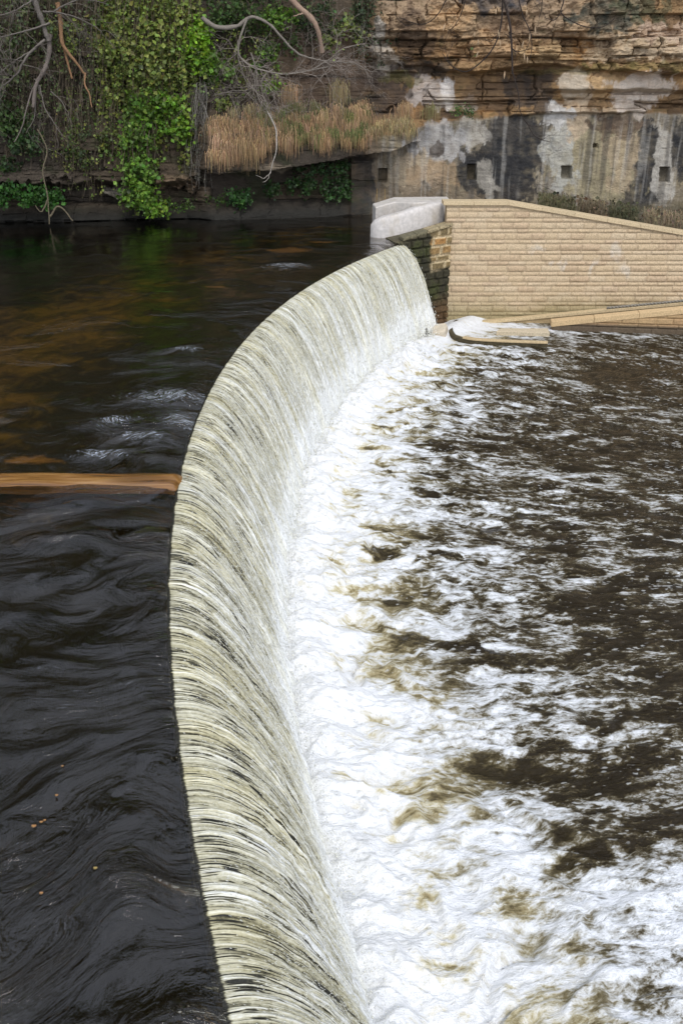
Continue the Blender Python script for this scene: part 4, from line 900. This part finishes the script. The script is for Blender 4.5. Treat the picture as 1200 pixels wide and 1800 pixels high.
tree('bare_tree', 'bare tree with an arched grey limb and drooping twig web above the dry grass', [([(355, 30), (380, 46), (415, 46), (432, 34), (446, 28), (470, 38), (490, 56), (508, 76)], (.075), .035)],
     [([(434, 34), (425, 60), (418, 90), (432, 108), (470, 124), (505, 128), (545, 122), (590, 112)], .04, .012), ([(418, 70), (422, 110), (436, 142), (448, 150)], .03, .012), ([(440, 92), (450, 130), (452, 165), (470, 195), (487, 205)], .028, .010), ([(500, 72), (525, 95), (560, 108), (585, 108)], .04, .010), ([(548, 122), (575, 106), (600, 85), (640, 76)], .022, .008), ([(590, 108), (620, 112), (645, 122), (664, 126)], .02, .006), ([(480, 122), (462, 140), (470, 180), (492, 196), (510, 194)], .025, .008), ([(452, 150), (430, 160), (400, 162), (370, 168)], .02, .006), ([(590, 108), (593, 60), (585, 40)], .018, .007)],
     (.235, .205, .17), (.30, .255, .215), 17, 1.15, .95)
def deadlimb(name, label, segs, c, mat='bark', cat='branch'):
    p0 = path(segs[0][0], .8); r0 = root(name, p0[0], label, cat, 'dead wood on the cliff'); 
    for i, (pts, ra, rb) in enumerate(segs):
        G = Geo(); P = smooth(path(pts, .8), 22); P += np.cumsum(RNG.normal(0, .006, P.shape), 0); G.tube(P, np.linspace(ra, rb, 22)*(1+.10*RNG.normal(0, 1, 22)), 6, np.array(c)*(.85+.3*RNG.random())); G.build('limb' if i == 0 else 'side_limb', M[mat], r0)
deadlimb('dead_branch', 'pale dead branch dangling from the dry grass over the dark recess', [([(470, 196, 1.6), (483, 225, 1.75), (485, 260, 1.85), (477, 290, 1.85), (474, 305, 1.8)], .028, .016), ([(475, 303, 1.8), (465, 312, 1.75), (450, 307, 1.7)], .014, .006), ([(475, 303, 1.8), (470, 318, 1.8), (463, 322, 1.8)], .014, .006)], (.38, .34, .29))
deadlimb('dead_branch', 'thick pinkish tan fallen trunk leaning down from the brow right of the arched limb', [([(497, -20, 1.0), (520, 8, 1.0), (545, 32, 1.0), (558, 56, .95), (566, 92, .8)], .10, .085), ([(540, 26, 1.0), (530, 22, 1.1), (515, 26, 1.1)], .03, .015)], (.36, .25, .18))
deadlimb('dead_branch', 'orange broken snag with split wood slanting down the overgrown cliff', [([(101, 5, 1.0), (106, 40, 1.05), (110, 78, 1.1), (128, 104, 1.1), (148, 130, 1.1)], .085, .035), ([(149, 128, 1.1), (149, 150, 1.1), (156, 168, 1.1), (160, 190, 1.1)], .035, .015), ([(106, 60, 1.0), (116, 100, .9), (128, 142, .9)], .05, .03)], (.33, .19, .10))
deadlimb('dead_branch', 'short grey broken stump hanging left of the orange snag', [([(88, 60, 1.0), (86, 100, 1.0), (76, 128, 1.1), (64, 150, 1.15), (60, 188, 1.2)], .085, .05), ([(72, 130, 1.2), (56, 160, 1.2), (44, 200, 1.25), (38, 225, 1.2), (25, 248, 1.2)], .03, .014)], (.20, .165, .14))
deadlimb('tree_roots', 'pale spreading roots at the waterline left of the ivy column', [([(66, 226, 1.1), (83, 262, 1.1), (76, 300, 1.15), (84, 340, 1.15), (88, 392, 1.2)], .022, .02), ([(84, 352, 1.15), (74, 372, 1.2), (62, 360, 1.2)], .025, .015), ([(88, 380, 1.15), (104, 362, 1.2), (128, 388, 1.25)], .04, .02)], (.17, .14, .09), cat='roots')
tree('bare_tree', 'bare twiggy tree at the top left corner', [([(55, -60), (62, -10), (78, 40), (88, 75)], .10, .07)], [([(88, 40), (60, 50), (20, 60), (-20, 70)], .04, .012), ([(80, 70), (50, 100), (30, 130), (0, 156)], .05, .022), ([(75, 20), (110, 25), (150, 40), (175, 60)], .03, .01), ([(62, 85), (30, 110), (0, 130)], .03, .01), ([(60, 0), (30, 20), (-10, 30)], .03, .01), ([(95, 20), (140, 0), (190, 10)], .03, .01)], (.19, .165, .14), (.17, .145, .12), 9, 1.2, 1.1)
tree('bare_tree', 'leafless grey bush rooted in the dark rock below the orange snag', [([(70, 165), (66, 150), (62, 140)], .03, .02)], [([(70, 150), (80, 190), (95, 215), (110, 240)], .022, .01), ([(64, 160), (62, 210), (50, 235)], .02, .008), ([(90, 160), (110, 180), (120, 200)], .02, .008)], (.22, .19, .16), (.20, .17, .14), 5, .9, 1.0)
# twigs hanging in from a tree beside the camera side of the river
def overhang():
    Yc = 11.0
    pts = lambda l: np.array([vp(a, b, Yc+(c if len(l[0]) > 2 else 0)) for a, b, *q in l for c in [q[0] if q else 0]])
    r = root('overhanging_branch', vp(880, -60, Yc), 'dark leafless twigs with pale buds hanging in from the top right', 'branch')
    G = Geo(); C = (.030, .022, .018)
    main = [([(876, -70), (880, -20), (895, 40), (899, 90), (900, 130)], .016, .010), ([(900, 125), (912, 165), (915, 195), (928, 218), (937, 222)], .007, .004), ([(925, 215), (935, 235), (950, 246), (966, 250)], .005, .003),
            ([(882, -20), (880, 40), (868, 80), (845, 108), (820, 124), (795, 115), (778, 92)], .010, .004), ([(875, 60), (862, 75), (850, 72)], .004, .003), ([(905, -40), (915, 20), (930, 55), (935, 80), (930, 108)], .008, .003), ([(934, 60), (925, 85), (918, 95)], .004, .002), ([(950, -40), (952, 10), (948, 30)], .007, .003),
            ([(830, -50), (815, 5), (800, 40), (785, 55)], .007, .003), ([(990, -50), (990, 0), (985, 22), (1000, 35), (1030, 48), (1060, 48), (1080, 32)], .008, .004), ([(988, 18), (972, 36), (955, 32)], .005, .003), ([(795, -30), (770, 20), (740, 42), (700, 30)], .007, .003), ([(790, 112), (783, 90), (782, 80)], .004, .002), ([(730, 40), (710, 42), (692, 24)], .004, .003)]
    for l, a, b in main:
        P = smooth(pts(l), 22); P += np.cumsum(RNG.normal(0, .0016, P.shape), 0); G.tube(P, np.linspace(a, b, 22), 5, np.array(C)*(.8+.6*random.random()))
        for k in range(2):
            i = random.randint(4, 20); twig(G, P[i], (P[i+1]-P[i])/np.linalg.norm(P[i+1]-P[i])+RNG.normal(0, .6, 3), random.uniform(.15, .4), b*.8, 1, C, .7, -.1)
    G.build('twigs', M['bark'], r)
    for px, py in ((840, 74), (876, 60), (878, 76), (871, 20), (925, 22), (893, 50), (930, 66), (940, 54), (921, 100), (926, 105), (918, 78), (886, 132), (838, 96), (780, 48), (745, 28), (833, 61)):
        G = Geo(); p = vp(px, py, Yc-.01); dd = np.array([.3*random.uniform(-1, 1), 0, .8]); dd /= np.linalg.norm(dd); L = .035*random.uniform(.8, 1.4)
        G.tube(np.array([p-dd*L, p-dd*L*.4, p+dd*L*.2, p+dd*L]), [.001, .008, .010, .001], 5, np.array((.50, .36, .22))*random.uniform(.8, 1.2)); G.build('bud', M['leaf'], r)
overhang()
# ------------------------------------------------------------------ floating leaves
def floating():
    for i, (px, py, lab) in enumerate(((110, 1346, 'tiny orange leaf afloat, farthest up the dark water'), (100, 1397, 'orange leaf floating above the cluster of three'), (60, 1451, 'largest orange leaf floating in the cluster on the dark water'), (73, 1444, 'small tan leaf floating between its two neighbours in the cluster'), (79, 1441, 'smallest orange leaf at the right end of the cluster'), (168, 1525, 'yellow leaf floating alone nearest the weir crest'), (73, 1569, 'orange leaf floating alone, nearest the bottom of the picture'))):
        p = gp(px, py, .045); s = (.008, .010, .014, .010, .008, .011, .010)[i]; n = 10; th = np.arange(n)*2*np.pi/n+random.random()
        rr = s*(1+.18*np.cos(2*th)); V = [(p[0]+a*math.cos(t), p[1]+a*math.sin(t), p[2]+.002*math.cos(2*t)) for a, t in zip(rr, th)]+[(p[0], p[1], p[2]+.002)]
        V += [(x, y, z-.004) for x, y, z in V]
        T = [[k, (k+1) % n, n] for k in range(n)]+[[n+1+(k+1) % n, n+1+k, 2*n+1] for k in range(n)]; Q = [[k, n+1+k, n+1+(k+1) % n, (k+1) % n] for k in range(n)]
        G = Geo(); G.add(np.array(V)-p, Q, T, (.42, .22, .075) if i != 5 else (.42, .30, .09)); o = G.build('floating_leaf', M['leaf'], None, True); o.location = Vector(p); setp(o, lab, 'leaf', 'fallen leaves on the upper river')
floating()
# ------------------------------------------------------------------ wood on the cliff and added left crowns (seen only mirrored in the river)
def wood():
    G = Geo(); N = 240
    for k in range(N):
        c = np.array([random.uniform(-30, 26), 0, 9.8+12*random.random()**1.1]); c[1] = ybase(c[0])-1+random.uniform(0, 4); n = 150
        leaves(G, c+RNG.normal(0, 1, (n, 3))*np.array([1.0, .8, .8]), .34, np.array((.05, .075, .025))*random.uniform(.6, 1.4))
    for k in range(40):
        x = random.uniform(-30, 26); y = float(ybase(x))+random.uniform(0, 2); G.tube(np.array([(x, y, 8), (x+.2, y, 12), (x+random.uniform(-1, 1), y, 22)]), [.2, .15, .05], 5, (.08, .065, .05))
    for k in range(46):                   # crowns added out of view to darken reflections in the near water
        c = np.array([random.uniform(-17, -6.5), random.uniform(9, 27), random.uniform(9.5, 16)])
        for _ in range(7):
            d = RNG.normal(0, 1, 3); twig(G, c+RNG.normal(0, .5, 3), d, random.uniform(1.2, 2.4), .035, 1, (.06, .05, .04), .7, .1)
        leaves(G, c+RNG.normal(0, 1, (60, 3))*np.array([.9, .9, .7]), .26, np.array((.06, .09, .03)))
    for x, y in ((-15, 12), (-13.5, 19), (-16, 25)):  # trunks under the added crowns
        G.tube(np.array([(x-1.5, y, -.5), (x-1, y, 5), (x, y, 10), (x+.6, y, 14)]), [.3, .25, .18, .08], 7, (.07, .06, .05))
    o = G.build('woodland', M['leaf'], None, False); setp(o, 'woodland on top of the cliff and unseen crowns added at left to darken the reflections', kind='stuff')
wood()

# ================================================================== LIGHT, SKY, CAMERA
EL, AZ = math.radians(48), math.radians(172)
W = bpy.data.worlds.new('World'); S.world = W; W.use_nodes = True; nt = W.node_tree; nt.nodes.clear()
sky = nt.nodes.new('ShaderNodeTexSky'); sky.sky_type = 'NISHITA'; sky.sun_disc = False; sky.sun_elevation = EL; sky.sun_rotation = AZ; sky.dust_density = 3.0; sky.air_density = 1.0
hs = nt.nodes.new('ShaderNodeHueSaturation'); hs.inputs['Saturation'].default_value = .45
bg = nt.nodes.new('ShaderNodeBackground'); bg.inputs[1].default_value = .15; ow = nt.nodes.new('ShaderNodeOutputWorld')
tc = nt.nodes.new('ShaderNodeTexCoord'); cl = nt.nodes.new('ShaderNodeTexNoise'); cl.inputs['Scale'].default_value = 2.6; cl.inputs['Detail'].default_value = 5; cl.inputs['Roughness'].default_value = .55
nt.links.new(tc.outputs['Generated'], cl.inputs['Vector'])
cr = nt.nodes.new('ShaderNodeValToRGB'); cr.color_ramp.elements[0].position = .34; cr.color_ramp.elements[0].color = (4.4, 4.8, 5.8, 1); cr.color_ramp.elements[1].position = .64; cr.color_ramp.elements[1].color = (8.2, 8.8, 10.0, 1)
nt.links.new(cl.outputs['Fac'], cr.inputs[0]); cmx = nt.nodes.new('ShaderNodeMix'); cmx.data_type = 'RGBA'; cmx.inputs[0].default_value = .85
nt.links.new(hs.outputs[0], cmx.inputs[6]); nt.links.new(cr.outputs[0], cmx.inputs[7])
nt.links.new(sky.outputs[0], hs.inputs['Color']); nt.links.new(cmx.outputs[2], bg.inputs[0]); nt.links.new(bg.outputs[0], ow.inputs[0])
sl = bpy.data.lights.new('sun', 'SUN'); sl.energy = 1.0; sl.angle = math.radians(12); sl.color = (1, .96, .9)
so = bpy.data.objects.new('sun', sl); COL.objects.link(so)
dv = Vector((math.sin(AZ)*math.cos(EL), math.cos(AZ)*math.cos(EL), math.sin(EL))); so.rotation_euler = dv.to_track_quat('Z', 'Y').to_euler(); so.location = (0, -10, 30)
cam = bpy.data.cameras.new('camera'); co = bpy.data.objects.new('camera', cam); COL.objects.link(co); co.location = (0, 0, CH); co.rotation_euler = (math.pi/2-PITCH, 0, 0)
cam.sensor_fit = 'VERTICAL'; cam.sensor_height = 24; cam.sensor_width = 16; cam.angle_y = math.radians(60) if hasattr(cam, 'angle_y') else 0; cam.lens = 12/math.tan(math.radians(30)); cam.clip_end = 500; cam.clip_start = .05
S.camera = co
S.view_settings.view_transform = 'Standard'; S.view_settings.look = 'None'; S.view_settings.exposure = 0.5; S.view_settings.gamma = 1
S.cycles.use_denoising = True; S.cycles.max_bounces = 8; S.cycles.transparent_max_bounces = 8; S.cycles.caustics_reflective = False
